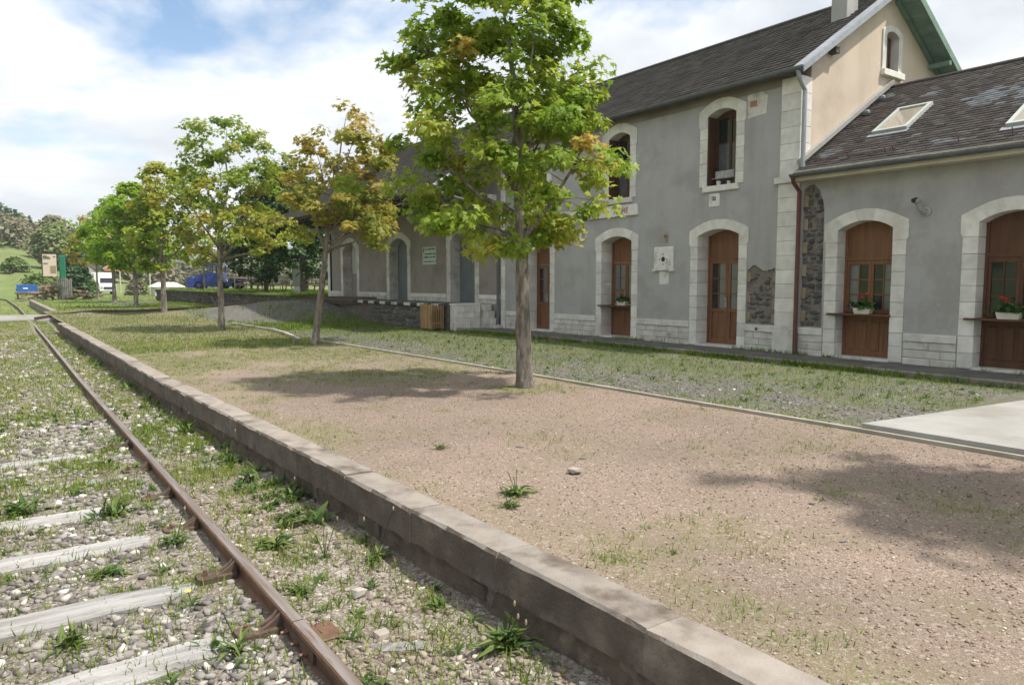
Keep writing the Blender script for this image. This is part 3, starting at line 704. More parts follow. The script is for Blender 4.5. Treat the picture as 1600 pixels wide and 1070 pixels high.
# ------------------------------------------------------------------ station building (two storeys)
st = empty('station_building', (XF, 14, ZW), 'grey two-storey station building with brown doors, white stone surrounds and cream gable', 'building')
EAVE = (13.10, 5.80); RIDGE = (16.8, 8.16); SL = (RIDGE[1] - EAVE[1]) / (RIDGE[0] - EAVE[0])
H = []
DRS = [(10.13, 11.27), (16.78, 17.90)]
for y0, y1 in DRS: H.append(opening(st, y0, y1, ZW, 2.66, 2.80, .215, .44, 8))
H.append(opening(st, 13.42, 14.55, ZW, 2.66, 2.80, .215, .44, 8))
UW = [(10.27, 11.05), (13.52, 14.30), (16.95, 17.73)]
for y0, y1 in UW: H.append(opening(st, y0, y1, 3.76, 5.32, 5.45, .215, .36, 5, .235, sill=(.10, .12), voussoirs=2))
# where the render has fallen off beside the door
patchB = [(9.2, .70), (9.90, .70), (9.90, 1.86), (9.83, 1.90), (9.76, 1.96), (9.68, 1.965), (9.61, 1.91), (9.55, 1.88), (9.50, 1.845), (9.45, 1.85), (9.40, 1.835), (9.35, 1.87), (9.29, 1.86), (9.25, 1.90), (9.2, 1.89)]
H.append(patchB)
H.append([(10.72, 3.44), (10.82, 3.44), (10.82, 3.53), (10.72, 3.53)])
holes_wall('wall', [(8.76, .0), (19.33, .0), (19.33, 5.76), (8.76, 5.76)], H, XF, XF + .3, 'stucco', st)
MB().box(XF + .035, XF + .29, 9.15, 9.93, .62, 2.05).build('mortar_bed', 'mortar_grey', st)
RS = []
for i in range(10):
    v, f = ico_stone(100 + i, .8); me = bpy.data.meshes.new('rubble_stone'); me.from_pydata([(p[0] * .6, p[1], p[2]) for p in v], [], [tuple(q) for q in f]); me.update(); me.materials.append(MATS['basalt']); RS.append(me)
def rubble(parent, y0, y1, z0, z1, x, hmin=.07, hmax=.15, dens=1., topf=None):
    z = z0
    while z < z1:
        h = random.uniform(hmin, hmax); y = y0 + random.uniform(0, .04)
        while y < y1 - .05:
            w_ = min(random.uniform(.09, .24), y1 - y); yc = y + w_ / 2; zc = z + h / 2
            if (topf is None or zc + h / 2 < topf(yc)) and random.random() < dens:
                o = bpy.data.objects.new('rubble_stone', random.choice(RS)); link(o, parent, (x, yc, zc))
                o.scale = (random.uniform(.05, .075), w_ * .56, h * .60); o.rotation_euler = (random.uniform(-.25, .25), 0, 0)
            y += w_ + random.uniform(.005, .03)
        z += h * .92
rubble(st, 9.28, 9.86, .72, 1.9, XF + .03, .08, .15, .72, lambda y: np.interp(y, [9.2, 9.33, 9.45, 9.58, 9.7, 9.9], [1.9, 1.86, 1.78, 1.84, 1.94, 1.84]))
for k in range(4): MB().cbox(XF + .012, XF + .1, 9.17, 9.28 if k % 2 else 9.24, .72 + k * .3, .93 + k * .3, .006).cbox(XF + .012, XF + .1, 9.84 if k % 2 else 9.79, 9.905, .74 + k * .3, .95 + k * .3, .006).build('bonding_stone', 'ochre', st) if False else None
for k in range(4):
    MB().cbox(XF + .012, XF + .1, 9.17, 9.27, .73 + k * .29, .92 + k * .29, .006).build('bonding_stone', 'ochre', st)
    if k < 3: MB().cbox(XF + .012, XF + .1, 9.81, 9.91, .73 + k * .44, .94 + k * .44, .006).build('bonding_stone', 'ochre', st)
# plinth band and base courses between the openings
def plinth(parent, segs, zb, z0, z1, rows, m='limestone_worn', X=XF):
    for a, b_ in segs:
        n = max(1, round((b_ - a) / 1.1)); w_ = (b_ - a) / n
        for i in range(n): MB().cbox(X - .038, X + .05, a + i * w_ + .002, a + (i + 1) * w_ - .002, z0, z1, .008).build('band_stone', 'limestone', parent)
        MB().box(X - .006, X + .02, a + .01, b_ - .01, zb - .05, z0 - .005).build('base_mortar', 'mortar', parent)
        h = (z0 - zb) / rows
        for r_ in range(rows):
            y = a
            while y < b_ - .04:
                w2 = random.uniform(.25, .55); e = min(y + w2, b_)
                if b_ - e < .16: e = b_
                MB().cbox(X - .016 + random.uniform(-.006, .004), X + .05, y + .004, e - .004, zb + r_ * h + .004, zb + (r_ + 1) * h - .004, .009, .002).build('base_stone', m, parent); y = e
plinth(st, [(9.19, 9.91), (11.49, 13.20), (14.77, 16.56), (18.12, 19.05)], .10, .54, .68, 3)
# corner pilaster
def pilaster(parent, y0, y1, zs, x0=XF - .035, x1=XF + .34):
    for a, b_ in zip(zs[:-1], zs[1:]): MB().cbox(x0, x1, y0, y1, a + .002, b_ - .002, .007).build('corner_stone', 'limestone', parent)
zz = [.68 + .294 * i for i in range(11)]
MB().cbox(XF - .06, XF + .36, 8.65, 9.20, .10, .68, .01).build('corner_stone', 'limestone_worn', st)
pilaster(st, 8.68, 9.17, zz); MB().cbox(XF - .085, XF + .38, 8.62, 9.25, 3.622, 3.755, .012).build('corner_cap', 'limestone', st)
pilaster(st, 8.70, 9.15, [3.757 + .33 * i for i in range(7)])
pilaster(st, 19.08, 19.30, [.1, .68] + [.68 + .36 * i for i in range(1, 15)], XF - .03, XF + .2)
# doors and windows
leafdoor(st, *DRS[0], ZW + .03, 2.66, 2.12, XF + .37)
leafdoor(st, *DRS[1], ZW + .03, 2.66, 2.12, XF + .37)
leafdoor(st, 13.42, 14.55, ZW + .03, 2.66, 2.12, XF + .37, counter=.99, pane_m=('glass_curtain_reflection', 'glass_curtain_reflection'))
for y0, y1 in DRS + [(13.42, 14.55)]: MB().cbox(XF - .05, XF + .45, y0 - .03, y1 + .03, .10, ZW + .03, .01).build('doorstep', 'limestone_worn', st)
MB().cbox(XF - .09, XF + .36, 13.425, 14.62, .955, .992, .005).build('counter_shelf', 'window_brown', st)
def sash(parent, y0, y1, zb, zt, x, m='window_brown', ajar=False):
    d = MB(); fw = .06
    d.box(x, x + .07, y0 - .02, y0 + fw, zb, zt + .15); d.box(x, x + .07, y1 - fw, y1 + .02, zb, zt + .15); d.box(x, x + .07, y0 + fw, y1 - fw, zb, zb + .07); d.box(x, x + .07, y0 + fw, y1 - fw, zt - .05, zt + .15)
    yc = (y0 + y1) / 2; d.box(x + .01, x + .06, yc - .035, yc + .035, zb + .07, zt - .05)
    o = d.build('window', m, parent)
    for a, b_ in ((y0 + fw, yc - .035), (yc + .035, y1 - fw)):
        zm = zb + (zt - zb) * .62
        MB().box(x + .03, x + .038, a, b_, zb + .07, zm - .015).build('pane', 'glass_curtain_reflection', o); MB().box(x + .03, x + .038, a, b_, zm + .015, zt - .05).build('pane', 'glass_dark', o)
        MB().box(x + .02, x + .05, a, b_, zm - .015, zm + .015).build('glazing_bar', m, o)
    # shutters folded back against the reveals
    for yy in (y0 + .004, y1 - .03):
        sh = MB().box(x - .30, x - .01, yy, yy + .026, zb + .02, zt - .02)
        for q in range(12): sh.box(x - .27, x - .04, yy - .004 if yy > yc else yy + .02, yy + .01 if yy > yc else yy + .032, zb + .1 + q * .115, zb + .17 + q * .115)
        sh.build('shutter', m, parent)
    return o
for y0, y1 in UW: sash(st, y0, y1, 3.78, 5.34, XF + .29)
MB().cbox(XF - .016, XF + .05, 10.68, 10.98, 3.30, 3.60, .01).build('vent_patch', 'white_paint', st)
for q in range(2):
    for r_ in range(2): MB().box(XF - .022, XF - .012, 10.78 + q * .05, 10.815 + q * .05, 3.44 + r_ * .05, 3.475 + r_ * .05).build('vent_hole', 'black_paint', st)
MB().prism([(9.52, 5.14), (9.98, 5.10), (10.0, 5.58), (9.86, 5.66), (9.62, 5.60), (9.50, 5.5)], 'x', XF - .008, XF + .05).build('vent_patch', 'limestone_worn', st)
for q in range(4): MB().box(XF - .02, XF - .004, 9.76 + q * .045, 9.79 + q * .045, 5.33, 5.45).build('vent_slot', 'terracotta', st)
# name board, clock mount, crescent, mooring ring
nb = MB().cbox(XF - .055, XF + .02, 13.2, 16.3, 3.30, 3.585, .01).build('name_board', 'white_paint', st)
def lettering(txt, size, loc, m, parent, rot=(R(90), 0, R(-90)), ex=.002):
    c = bpy.data.curves.new('lettering', 'FONT'); c.body = txt; c.size = size; c.extrude = ex; c.align_x = 'LEFT'; c.space_character = 1.12
    tmp = bpy.data.objects.new('lettering_source', c); COL.objects.link(tmp); dg = bpy.context.evaluated_depsgraph_get()
    me = bpy.data.meshes.new_from_object(tmp.evaluated_get(dg)); bpy.data.objects.remove(tmp); me.materials.clear(); me.materials.append(MATS[m])
    o = bpy.data.objects.new('lettering', me); o['kind'] = 'stuff'; link(o, parent, loc); o.rotation_euler = rot; return o
lettering('ACHE', .19, (XF - .059, 14.05, 3.375), 'red_letter', nb)
cl = MB().cbox(XF - .05, XF + .02, 12.0, 12.62, 1.875, 2.46, .02).box(XF - .065, XF, 11.98, 12.10, 1.87, 1.93).box(XF - .065, XF, 12.53, 12.65, 1.87, 1.93).build('clock_mount', 'white_paint', st)
for yy, z in ((12.09, 2.37), (12.53, 2.37), (12.09, 1.97), (12.53, 1.97)): MB().tube([(XF - .06, yy, z), (XF - .04, yy, z)], .035, 8).build('bolt_head', 'limestone', cl)
MB().tube([(XF - .058, 12.30, 2.16), (XF - .04, 12.30, 2.16)], .06, 10).build('clock_hole', 'black_paint', cl)
for a in range(4): MB().tube([(XF - .056, 12.30 + .12 * math.cos(a * R(90)), 2.16 + .12 * math.sin(a * R(90))), (XF - .04, 12.30 + .12 * math.cos(a * R(90)), 2.16 + .12 * math.sin(a * R(90)))], .016, 6).build('clock_pin', 'black_paint', cl)
MB().box(XF - .004, XF + .02, 12.16, 12.46, 1.55, 1.86).build('plaster_patch', 'white_paint', st)
MB().ball((XF, 12.25, 2.70), .085, 8, 6, (.35, .9, 1.7)).tube([(XF - .01, 12.25, 2.70), (XF - .10, 12.24, 2.74)], .03, 6).build('bracket_stub', 'ochre', st)
cr = [(math.cos(a) * .13, math.sin(a) * .14) for a in np.linspace(R(40), R(320), 12)] + [(.06 + math.cos(a) * .10, math.sin(a) * .09) for a in np.linspace(R(310), R(50), 9)]
MB().prism([(15.32 - p[0], 2.86 + p[1]) for p in cr], 'x', XF - .035, XF + .01).build('crescent', 'white_paint', st)
MB().tube([(XF - .05, 9.60, .60), (XF, 9.60, .60)], .035, 8).build('drain_spout', 'iron_dark', st)
# gable wall with window
gw = [(16.40, 6.24), (17.26, 6.24), (17.26, 7.22)] + [(p[0], p[1]) for p in arch_pts(16.40, 17.26, 7.22, 7.36, 8)[::-1]][1:-1] + [(16.40, 7.22)]
GZ = lambda x: 8.02 - .62 * abs(x - 16.8)
holes_wall('gable_wall', [(13.72, .0), (20.2, .0), (20.2, GZ(20.2)), (16.8, GZ(16.8)), (13.72, GZ(13.72))], [gw], 8.72, 9.0, 'stucco_cream', st, 'y')
inr = [(16.56, 6.36), (17.10, 6.36), (17.10, 7.14)] + arch_pts(16.56, 17.10, 7.14, 7.23, 8)[::-1][1:-1] + [(16.56, 7.14)]
def ring(name, outer, inner, y0, y1, m, parent):
    o = holes_wall(name, outer, [inner], y0, y1, m, parent, 'y'); return o
ring('window_surround', gw, inr, 8.69, 9.0, 'limestone', st)
MB().cbox(16.38, 17.3, 8.62, 8.98, 6.22, 6.36, .01).build('sill', 'limestone', st)
gwn = MB().box(16.56, 16.62, 8.88, 8.93, 6.37, 7.2).box(17.04, 17.10, 8.88, 8.93, 6.37, 7.2).box(16.62, 17.04, 8.88, 8.93, 6.37, 6.43).box(16.80, 16.86, 8.88, 8.93, 6.43, 7.22).build('window', 'pipe_red', st)
MB().box(16.6, 16.82, 8.90, 8.91, 6.4, 7.22).build('pane', 'glass_dark', gwn); MB().box(16.84, 17.06, 8.90, 8.91, 6.4, 7.22).build('pane', 'glass_curtain_reflection', gwn)
MB().box(20.2, 20.5, 8.74, 19.3, 0, 5.9).build('rear_wall', 'stucco', st)
# roof: front slope, rear slope with green painted verge
def slope_slab(e, r, y0, y1, th, name, m, parent):
    n = Vector((-(r[1] - e[1]), r[0] - e[0])); n.normalize()
    return MB().prism([(e[0], e[1]), (r[0], r[1]), (r[0] - n.x * th, r[1] - n.y * th), (e[0] - n.x * th, e[1] - n.y * th)], 'y', y0, y1).build(name, m, parent)
rf = slope_slab((13.12, 5.79), (16.795, 8.135), 8.60, 19.36, .10, 'roof', 'soffit_wood', st)
tile_roof('roof_tiles', rf, EAVE, RIDGE, 8.62, 19.36, .19, .235, 'roof_tile', .006, seed=3, thick=.02, cols=True)
BK = (20.75, 8.16 - SL * .97 * (20.75 - 16.8))
rb = slope_slab((16.80, 8.15), BK, 8.28, 34.7, .07, 'rear_roof', 'roof_tile', st)
for i in range(14):
    xa = 16.85 + i * .275; z = 8.15 - (xa - 16.8) * SL * .97 - .105
    MB().prism([(xa, z), (xa + .262, z - .262 * SL * .97), (xa + .262, z - .262 * SL * .97 + .018), (xa, z + .018)], 'y', 8.30, 8.715).build('soffit_board', 'green_paint', rb)
MB().prism([(16.8, 8.17), BK, (BK[0], BK[1] - .19), (16.8, 7.98)], 'y', 8.225, 8.278).build('bargeboard', 'green_paint', rb)
MB().prism([(16.9, 7.96), (20.4, 7.96 - 3.5 * SL * .97), (20.4, 7.88 - 3.5 * SL * .97), (16.9, 7.88)], 'y', 8.64, 8.716).build('purlin_rail', 'green_paint', rb)
MB().box(18.55, 18.65, 8.23, 8.72, 6.70, 6.80).build('purlin_end', 'green_paint', rb)
# zinc verge on the front slope, ridge cap, gutter, downpipe
MB().prism([(13.08, 5.80), (16.8, 8.17), (16.8, 8.205), (13.06, 5.84)], 'y', 8.50, 8.70).prism([(13.08, 5.70), (16.8, 8.07), (16.8, 8.20), (13.08, 5.83)], 'y', 8.47, 8.503).build('verge_flashing', 'zinc', st)
MB().box(14.3, 14.45, 8.55, 8.72, 6.30, 6.42).build('purlin_end', 'soffit_wood', st)
MB().tube([(16.8, 8.5, 8.165), (16.8, 34.7, 8.165)], .075, 8).build('ridge_cap', 'roof_tile', st)
def gutter(parent, x, z, y0, y1, m='zinc_dark', r=.065):
    pr = [(x + r * math.cos(a), z + r * math.sin(a)) for a in np.linspace(R(180), R(360), 9)]; pr += [(x + .85 * r * math.cos(a), z + .85 * r * math.sin(a) + .004) for a in np.linspace(R(360), R(180), 9)]
    return MB().prism(pr, 'y', y0, y1).build('gutter', m, parent, smooth=False)
gutter(st, 13.06, 5.80, 8.52, 19.4)
MB().tube([(13.06, 8.60, 5.76), (13.12, 8.60, 5.62), (13.33, 8.60, 5.40), (13.33, 8.60, 3.85)], .045, 10).build('downpipe', 'zinc', st)
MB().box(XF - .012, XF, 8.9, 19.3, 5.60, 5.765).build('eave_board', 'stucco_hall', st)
ch = MB().cbox(15.50, 15.95, 9.05, 9.42, 6.9, 8.75, .01).build('chimney', 'stucco', st); MB().cbox(15.45, 16.0, 9.0, 9.47, 8.751, 8.86, .01).build('chimney_cap', 'limestone_worn', ch)

# ------------------------------------------------------------------ annex (single storey)
an = empty('annex_building', (XF, 5, ZW), 'single-storey grey annex with brown slate roof, skylights and flower-box windows', 'building')
AW = [(6.77, 7.83), (4.29, 5.35), (1.80, 2.86)]; H = []
for y0, y1 in AW: H.append(opening(an, y0, y1, ZW, 2.60, 2.76, .245, .34, 8))
patchA = [(8.12, .70), (8.60, .70), (8.60, 3.45), (8.50, 3.52), (8.38, 3.55), (8.25, 3.42), (8.17, 3.20), (8.14, 3.05)]
H.append(patchA)
holes_wall('wall', [(.9, 0), (8.67, 0), (8.67, 3.72), (.9, 3.72)], H, XF, XF + .3, 'stucco', an)
MB().box(XF + .04, XF + .28, 8.10, 8.64, .62, 3.6).build('mortar_bed', 'mortar_grey', an)
rubble(an, 8.13, 8.60, .71, 3.5, XF + .035, .07, .17, .97, lambda y: np.interp(y, [8.13, 8.17, 8.25, 8.38, 8.6], [3.1, 3.2, 3.4, 3.52, 3.45]))
for k in range(6): MB().cbox(XF + .0, XF + .1, 8.49, 8.60, .80 + k * .46, 1.03 + k * .46, .008).build('bonding_stone', 'ochre', an)
plinth(an, [(8.09, 8.62), (5.61, 6.51), (3.12, 4.03), (1., 1.54)], .10, .54, .68, 3)
for y0, y1 in AW:
    leafdoor(an, y0, y1, ZW + .03, 2.60, 2.02, XF + .27, counter=.99, pane_m=('glass_dark', 'glass_curtain_reflection') if y0 > 6 else ('glass_dark', 'glass_dark'), m='door_brown_dark' if y0 < 6 else 'door_brown')
    MB().cbox(XF - .05, XF + .35, y0 - .03, y1 + .03, .10, ZW + .03, .01).build('doorstep', 'limestone_worn', an)
    MB().cbox(XF - .10, XF + .26, y0 - .02, y1 + .14, .965, 1.0, .005).build('counter_shelf', 'door_brown_dark', an)
AE = (13.08, 3.74); AR = (16.8, 5.98)
ar = slope_slab((13.10, 3.725), (16.79, 5.955), .6, 8.70, .08, 'roof', 'cream_wood', an)
tile_roof('roof_slates', ar, AE, AR, .6, 8.66, .115, .175, 'roof_slate', .006, [(5.6, 2.5, .75, .55, .75), (7.3, 3.3, .18, .12, .8), (6.6, 1.1, .14, .08, .9), (5.3, 3.6, .3, .2, .5), (8.2, .9, .25, .35, .35), (5.9, .5, .3, .15, .4), (4.4, 3.2, .7, .4, .3)], 5)
slope_slab((16.80, 5.975), (20.5, 3.74), .6, 8.70, .07, 'rear_roof', 'roof_slate', an)
MB().tube([(16.8, .6, 5.985), (16.8, 8.69, 5.985)], .06, 8).build('ridge_cap', 'roof_slate', an)
MB().prism([(13.3, 3.96), (16.8, 6.07), (16.8, 6.16), (13.3, 4.06)], 'y', 8.60, 8.718).build('flashing', 'concrete', an)
gutter(an, 13.02, 3.73, .5, 8.66, 'zinc_dark')
MB().box(13.085, 13.105, .6, 8.64, 3.60, 3.80).build('fascia', 'cream_wood', an)
MB().box(13.107, 13.39, .92, 8.66, 3.60, 3.625).build('soffit', 'cream_wood', an)
MB().tube([(13.02, 8.62, 3.70), (13.10, 8.64, 3.58), (13.32, 8.645, 3.42), (13.32, 8.645, .12)], .042, 10).build('downpipe', 'pipe_red', an)
MB().box(13.7, 20.3, .9, 1.2, 0, 3.7).build('end_wall', 'stucco', an)
MB().prism([(13.4, 3.7), (20.3, 3.7), (16.8, 5.85)], 'y', .92, 1.15).build('gable', 'stucco_cream', an)
MB().box(20.3, 20.5, .9, 8.7, 0, 3.7).build('rear_wall', 'stucco', an)
AS = (AR[1] - AE[1]) / (AR[0] - AE[0]); an_n = Vector((-AS, 0, 1)).normalized(); an_u = Vector((1, 0, AS)).normalized()
def on_roof(s, y, h=0.): return Vector((AE[0], y, AE[1])) + an_u * s + an_n * h
def skylight(s0, s1, y0, y1):
    def hexa(b, a0, a1, b0, b1, h0, h1):
        return b.add([on_roof(a0, b0, h0), on_roof(a1, b0, h0), on_roof(a1, b1, h0), on_roof(a0, b1, h0), on_roof(a0, b0, h1), on_roof(a1, b0, h1), on_roof(a1, b1, h1), on_roof(a0, b1, h1)],
                     [(0, 3, 2, 1), (4, 5, 6, 7), (0, 1, 5, 4), (1, 2, 6, 5), (2, 3, 7, 6), (3, 0, 4, 7)])
    b = MB(); hexa(b, s0, s0 + .07, y0, y1, 0, .085); hexa(b, s1 - .07, s1, y0, y1, 0, .085); hexa(b, s0 + .07, s1 - .07, y0, y0 + .07, 0, .083); hexa(b, s0 + .07, s1 - .07, y1 - .07, y1, 0, .083)
    o = b.build('skylight', 'panel_pale', an)
    g = MB(); hexa(g, s0 + .06, s1 - .06, y0 + .06, y1 - .06, .03, .05); g.build('pane', 'glass_sky', o)
    f = MB(); hexa(f, s0 - .14, s0 - .001, y0 - .05, y1 + .05, .022, .034); f.build('apron_flashing', 'zinc', o)
m, t, b, o = new_mat('glass_sky'); b.inputs['Base Color'].default_value = (.30, .27, .22, 1); b.inputs['Roughness'].default_value = .04; b.inputs['Specular IOR Level'].default_value = .9; MATS['glass_sky'] = m
def s_at(x): return (x - AE[0]) / an_u.x
skylight(s_at(14.33), s_at(15.33), 7.06, 7.74); skylight(s_at(13.72), s_at(14.52), 4.50, 5.16)
for x, y in ((15.43, 8.46), (16.12, 8.5)):
    c = on_roof(s_at(x), y, .05); MB().ball(tuple(c), .085, 8, 6).tube([tuple(c - an_n * .08), tuple(c)], .05, 8).build('roof_vent', 'zinc_dark', an)
for y, s in ((8.35, .42), (7.7, .42), (7.0, .42), (6.85, .42), (5.75, .42), (4.95, .42)): MB().tube([tuple(on_roof(s, y, 0)), tuple(on_roof(s + .02, y, .13))], .009, 5).build('snow_hook', 'pipe_red', an)
MB().tube([tuple(on_roof(.42, 8.4, .06)), tuple(on_roof(.42, 6.8, .06))], .008, 5).build('snow_guard', 'pipe_red', an)
# wall lamp on the annex
lp = MB().tube([(XF, 6.20, 2.84), (XF - .06, 6.22, 2.82), (XF - .12, 6.25, 2.88), (XF - .15, 6.28, 2.98)], [.055, .05, .045, .05], 8).ball((XF - .17, 6.29, 3.02), .075, 8, 6, (1, 1, .8)).build('lamp_body', 'concrete', None)
lamp = empty('wall_lamp', (XF, 6.2, 2.8), 'small grey swan-neck lamp on the annex wall between the two windows', 'lamp')
lp.parent = lamp; lp.location = WO[lp] - WO[lamp]; WO[lp] = WO[lp]
MB().tube([(XF - .005, 6.20, 2.84), (XF - .03, 6.20, 2.84)], .08, 10).build('mounting_plate', 'limestone_worn', lamp)
MB().tube([(XF - .19, 6.30, 3.03), (XF - .25, 6.34, 3.02)], [.055, .035], 8).build('lens', 'black_paint', lamp)

# ------------------------------------------------------------------ goods shed with deep eaves
gs = empty('goods_shed', (XF, 27, .85), 'goods shed with dark overhanging roof, grey doors and stone arches behind the trees', 'building')
ZH = .88; H = []
GD = [(20.88, 22.5), (25.82, 27.42), (30.72, 32.3)]
for y0, y1 in GD: H.append(opening(gs, y0, y1, ZH, 3.05, 3.36, .26, .42, 6, .26, m='limestone_worn', ear=.02, eh=.36))
holes_wall('wall', [(19.35, 0), (34.0, 0), (34.0, 5.80), (19.35, 5.80)], H, XF, XF + .3, 'stucco_hall', gs)
plinth(gs, [(19.36, 20.60), (22.78, 25.54), (27.70, 30.44), (32.58, 33.88)], ZH, 1.04, 1.18, 1, m='limestone_worn')
pilaster(gs, 33.88, 34.15, [.3, .88, 1.4, 1.92, 2.44, 2.96, 3.48, 4.0, 4.52, 5.04], XF - .03, XF + .3)
for (y0, y1), mm_ in zip(GD, ('door_grey', 'door_grey', 'stucco_hall')):
    d = MB().box(XF + .40, XF + .45, y0 - .02, y1 + .02, ZH, 3.5).build('door', mm_, gs)
    if mm_ == 'stucco_hall': MB().box(XF + .34, XF + .398, y0 + .05, y1 - .28, 2.0, 3.3).build('panel', 'panel_pale', d)
    else:
        for k in range(6): MB().box(XF + .388, XF + .398, y0 + (y1 - y0) * k / 6 + .004, y0 + (y1 - y0) * (k + 1) / 6 - .004, ZH + .02, 3.34).build('plank', mm_, d)
HE = (11.0, EAVE[1] - SL * 2.1)
hr = slope_slab((11.02, HE[1] - .012), (16.795, 8.135), 19.37, 34.7, .10, 'roof', 'soffit_wood', gs)
tile_roof('roof_tiles', hr, HE, RIDGE, 19.38, 34.7, .19, .235, 'roof_tile', .006, seed=4, thick=.02, cols=True)
MB().prism([(11.0, HE[1] - .13), (11.0, HE[1] + .06), (13.4, HE[1] + .06 + 2.4 * SL), (13.4, HE[1] - .13 + 2.4 * SL)], 'y', 19.30, 19.366).build('bargeboard', 'soffit_wood', gs)
MB().prism([(10.97, HE[1] + .03), (10.97, HE[1] + .07), (11.6, HE[1] + .07 + .63 * SL), (11.6, HE[1] + .03 + .63 * SL)], 'y', 19.27, 19.60).build('verge_flashing', 'zinc', gs)
MB().box(10.96, 11.0, 19.37, 34.7, HE[1] - .14, HE[1] + .01).build('fascia', 'soffit_wood', gs)
gutter(gs, 10.9, HE[1] - .01, 19.4, 34.7, 'zinc_dark')
for i in range(24):
    y = 19.7 + i * .64
    MB().prism([(11.02, HE[1] - .245), (13.39, HE[1] - .245 + 2.37 * SL), (13.39, HE[1] - .13 + 2.37 * SL), (11.02, HE[1] - .13)], 'y', y, y + .08).build('rafter', 'soffit_wood', gs)
for y in (19.72, 22.66, 25.4, 28.4, 31.4, 33.7):
    MB().prism([(XF + .1, 3.92), (XF, 3.92), (XF - .16, 4.05), (XF - .30, 4.30), (XF - .30, 4.42), (XF + .1, 4.42)], 'y', y - .14, y + .14).build('corbel', 'limestone_worn', gs)
    MB().tube([(XF - .2, y, 4.35), (11.35, y, HE[1] - .06)], .07, 4).build('strut', 'soffit_wood', gs)
    MB().box(11.2, XF - .02, y - .06, y + .06, HE[1] - .32, HE[1] - .20).build('tie_beam', 'soffit_wood', gs)
MB().box(XF, 20.2, 33.7, 34.0, 0, 5.8).prism([(XF, 5.8), (20.2, 5.8), (16.8, 8.0)], 'y', 33.7, 34.0).build('end_wall', 'stucco_hall', gs)
MB().tube([(11.0, 19.42, HE[1] - .1), (13.3, 19.36, 3.9), (13.30, 19.36, .2)], .05, 8).build('downpipe', 'zinc_dark', gs)
sg = MB().cbox(XF - .03, XF, 23.5, 24.52, 2.26, 2.92, .004).build('notice_board', 'sign_pale', None) if False else None
mat('sign_pale', (.50, .56, .50), (.46, .52, .47), 6., .6, 0, rand=0)
mat('sign_ink', (.06, .10, .08), None, 6., .7, 0, rand=0)
sgn = empty('notice_board', (XF, 24, 2.26), 'pale green notice board fixed to the goods shed wall between two doors', 'sign')
sb = MB().cbox(XF - .03, XF - .002, 23.5, 24.52, 2.26, 2.92, .004).build('board', 'sign_pale', sgn)
MB().prism([(24.40, 2.87), (24.46, 2.87), (24.46, 2.73), (24.43, 2.70), (24.40, 2.73)], 'x', XF - .036, XF - .028).build('emblem', 'sign_ink', sb)
for z, h, y0, y1 in ((2.80, .085, 23.55, 24.34), (2.63, .06, 23.56, 24.40), (2.51, .065, 23.60, 24.42), (2.35, .06, 23.54, 24.42)):
    y = y1; b = MB()
    while y > y0:
        w_ = random.uniform(.025, .06); b.box(XF - .034, XF - .028, y - w_, y, z, z + h * random.uniform(.6, 1)); y -= w_ + random.choice((.012, .012, .014, .05))
    b.build('print_line', 'sign_ink', sb, kind='stuff')

# ------------------------------------------------------------------ loading platform, pier, steps
mat('edge_white', (.52, .51, .48), (.40, .39, .36), 6., .85, .3, 60., .004, .1, (.27, .25, .22), 3.)
lpf = empty('loading_platform', (12.6, 26, 0), 'raised loading platform of dark rubble with striped edge before the goods shed', 'platform')
MB().box(12.0, 13.38, 20.3, 34.0, -.05, .83).build('core', 'rubble_dark', lpf)
MB().box(11.97, 13.385, 20.3, 34.0, .831, .872).build('deck', 'asphalt', lpf)
y = 20.35; k = 0
while y < 27.4:
    MB().cbox(11.93, 12.25, y + .003, y + .497, .78, .89, .01).build('edge_block', 'edge_white' if k % 2 else 'black_paint', lpf); y += .5; k += 1
def face_stones(parent, x, y0, y1, z0, z1, m, hmin=.1, hmax=.2, proud=.03):
    z = z0
    while z < z1 - .03:
        h = min(random.uniform(hmin, hmax), z1 - z); y = y0
        while y < y1 - .03:
            w_ = min(random.uniform(.14, .42), y1 - y); o = bpy.data.objects.new('rubble_stone', random.choice(RS)); link(o, parent, (x, y + w_ / 2, z + h / 2)); o.scale = (proud * random.uniform(1.2, 2.2), w_ * .58, h * random.uniform(.55, .72)); o.location.z += random.uniform(-.03, .03); o.rotation_euler.x = random.uniform(-.4, .4); y += w_
        z += h * .95
face_stones(lpf, 11.99, 20.45, 26.2, .03, .80, 'basalt')
MB().cbox(11.95, 12.05, 22.0, 22.14, .0, .78, .01).build('drain_strip', 'concrete', lpf)
pier = empty('stone_pier', (12.55, 20, 0), 'white stone pier ending the loading platform beside the slatted bin', 'pier')
MB().box(12.13, 13.0, 20.02, 20.33, -.02, .84).build('core', 'mortar', pier)
MB().cbox(12.05, 13.06, 19.99, 20.36, .842, .915, .012).build('cap_stone', 'limestone', pier)
for z0, z1, xs_ in ((.62, .838, (12.09, 12.40, 12.80, 13.04)), (.44, .616, (12.09, 12.40, 12.80, 13.04)), (.08, .436, (12.09, 12.56, 12.64, 13.04))):
    for a, b_ in zip(xs_[:-1], xs_[1:]): MB().cbox(a + .004, b_ - .004, 19.98 + random.uniform(-.004, .006), 20.2, z0, z1, .01).build('block', 'limestone', pier)
MB().cbox(12.06, 12.14, 20.0, 20.36, -.02, .84, .02, .01).build('corner_block', 'limestone_worn', pier)
stp = empty('stone_steps', (13.2, 19.7, 0), 'stone steps climbing beside the drainpipe to the loading platform', 'steps')
for k, (z0, z1) in enumerate(((.0, .22), (.224, .44), (.444, .66), (.664, .868))): MB().cbox(13.07, XF - .04, 19.20 + k * .2, 20.29, z0, z1, .012).build('step', 'limestone_worn', stp)
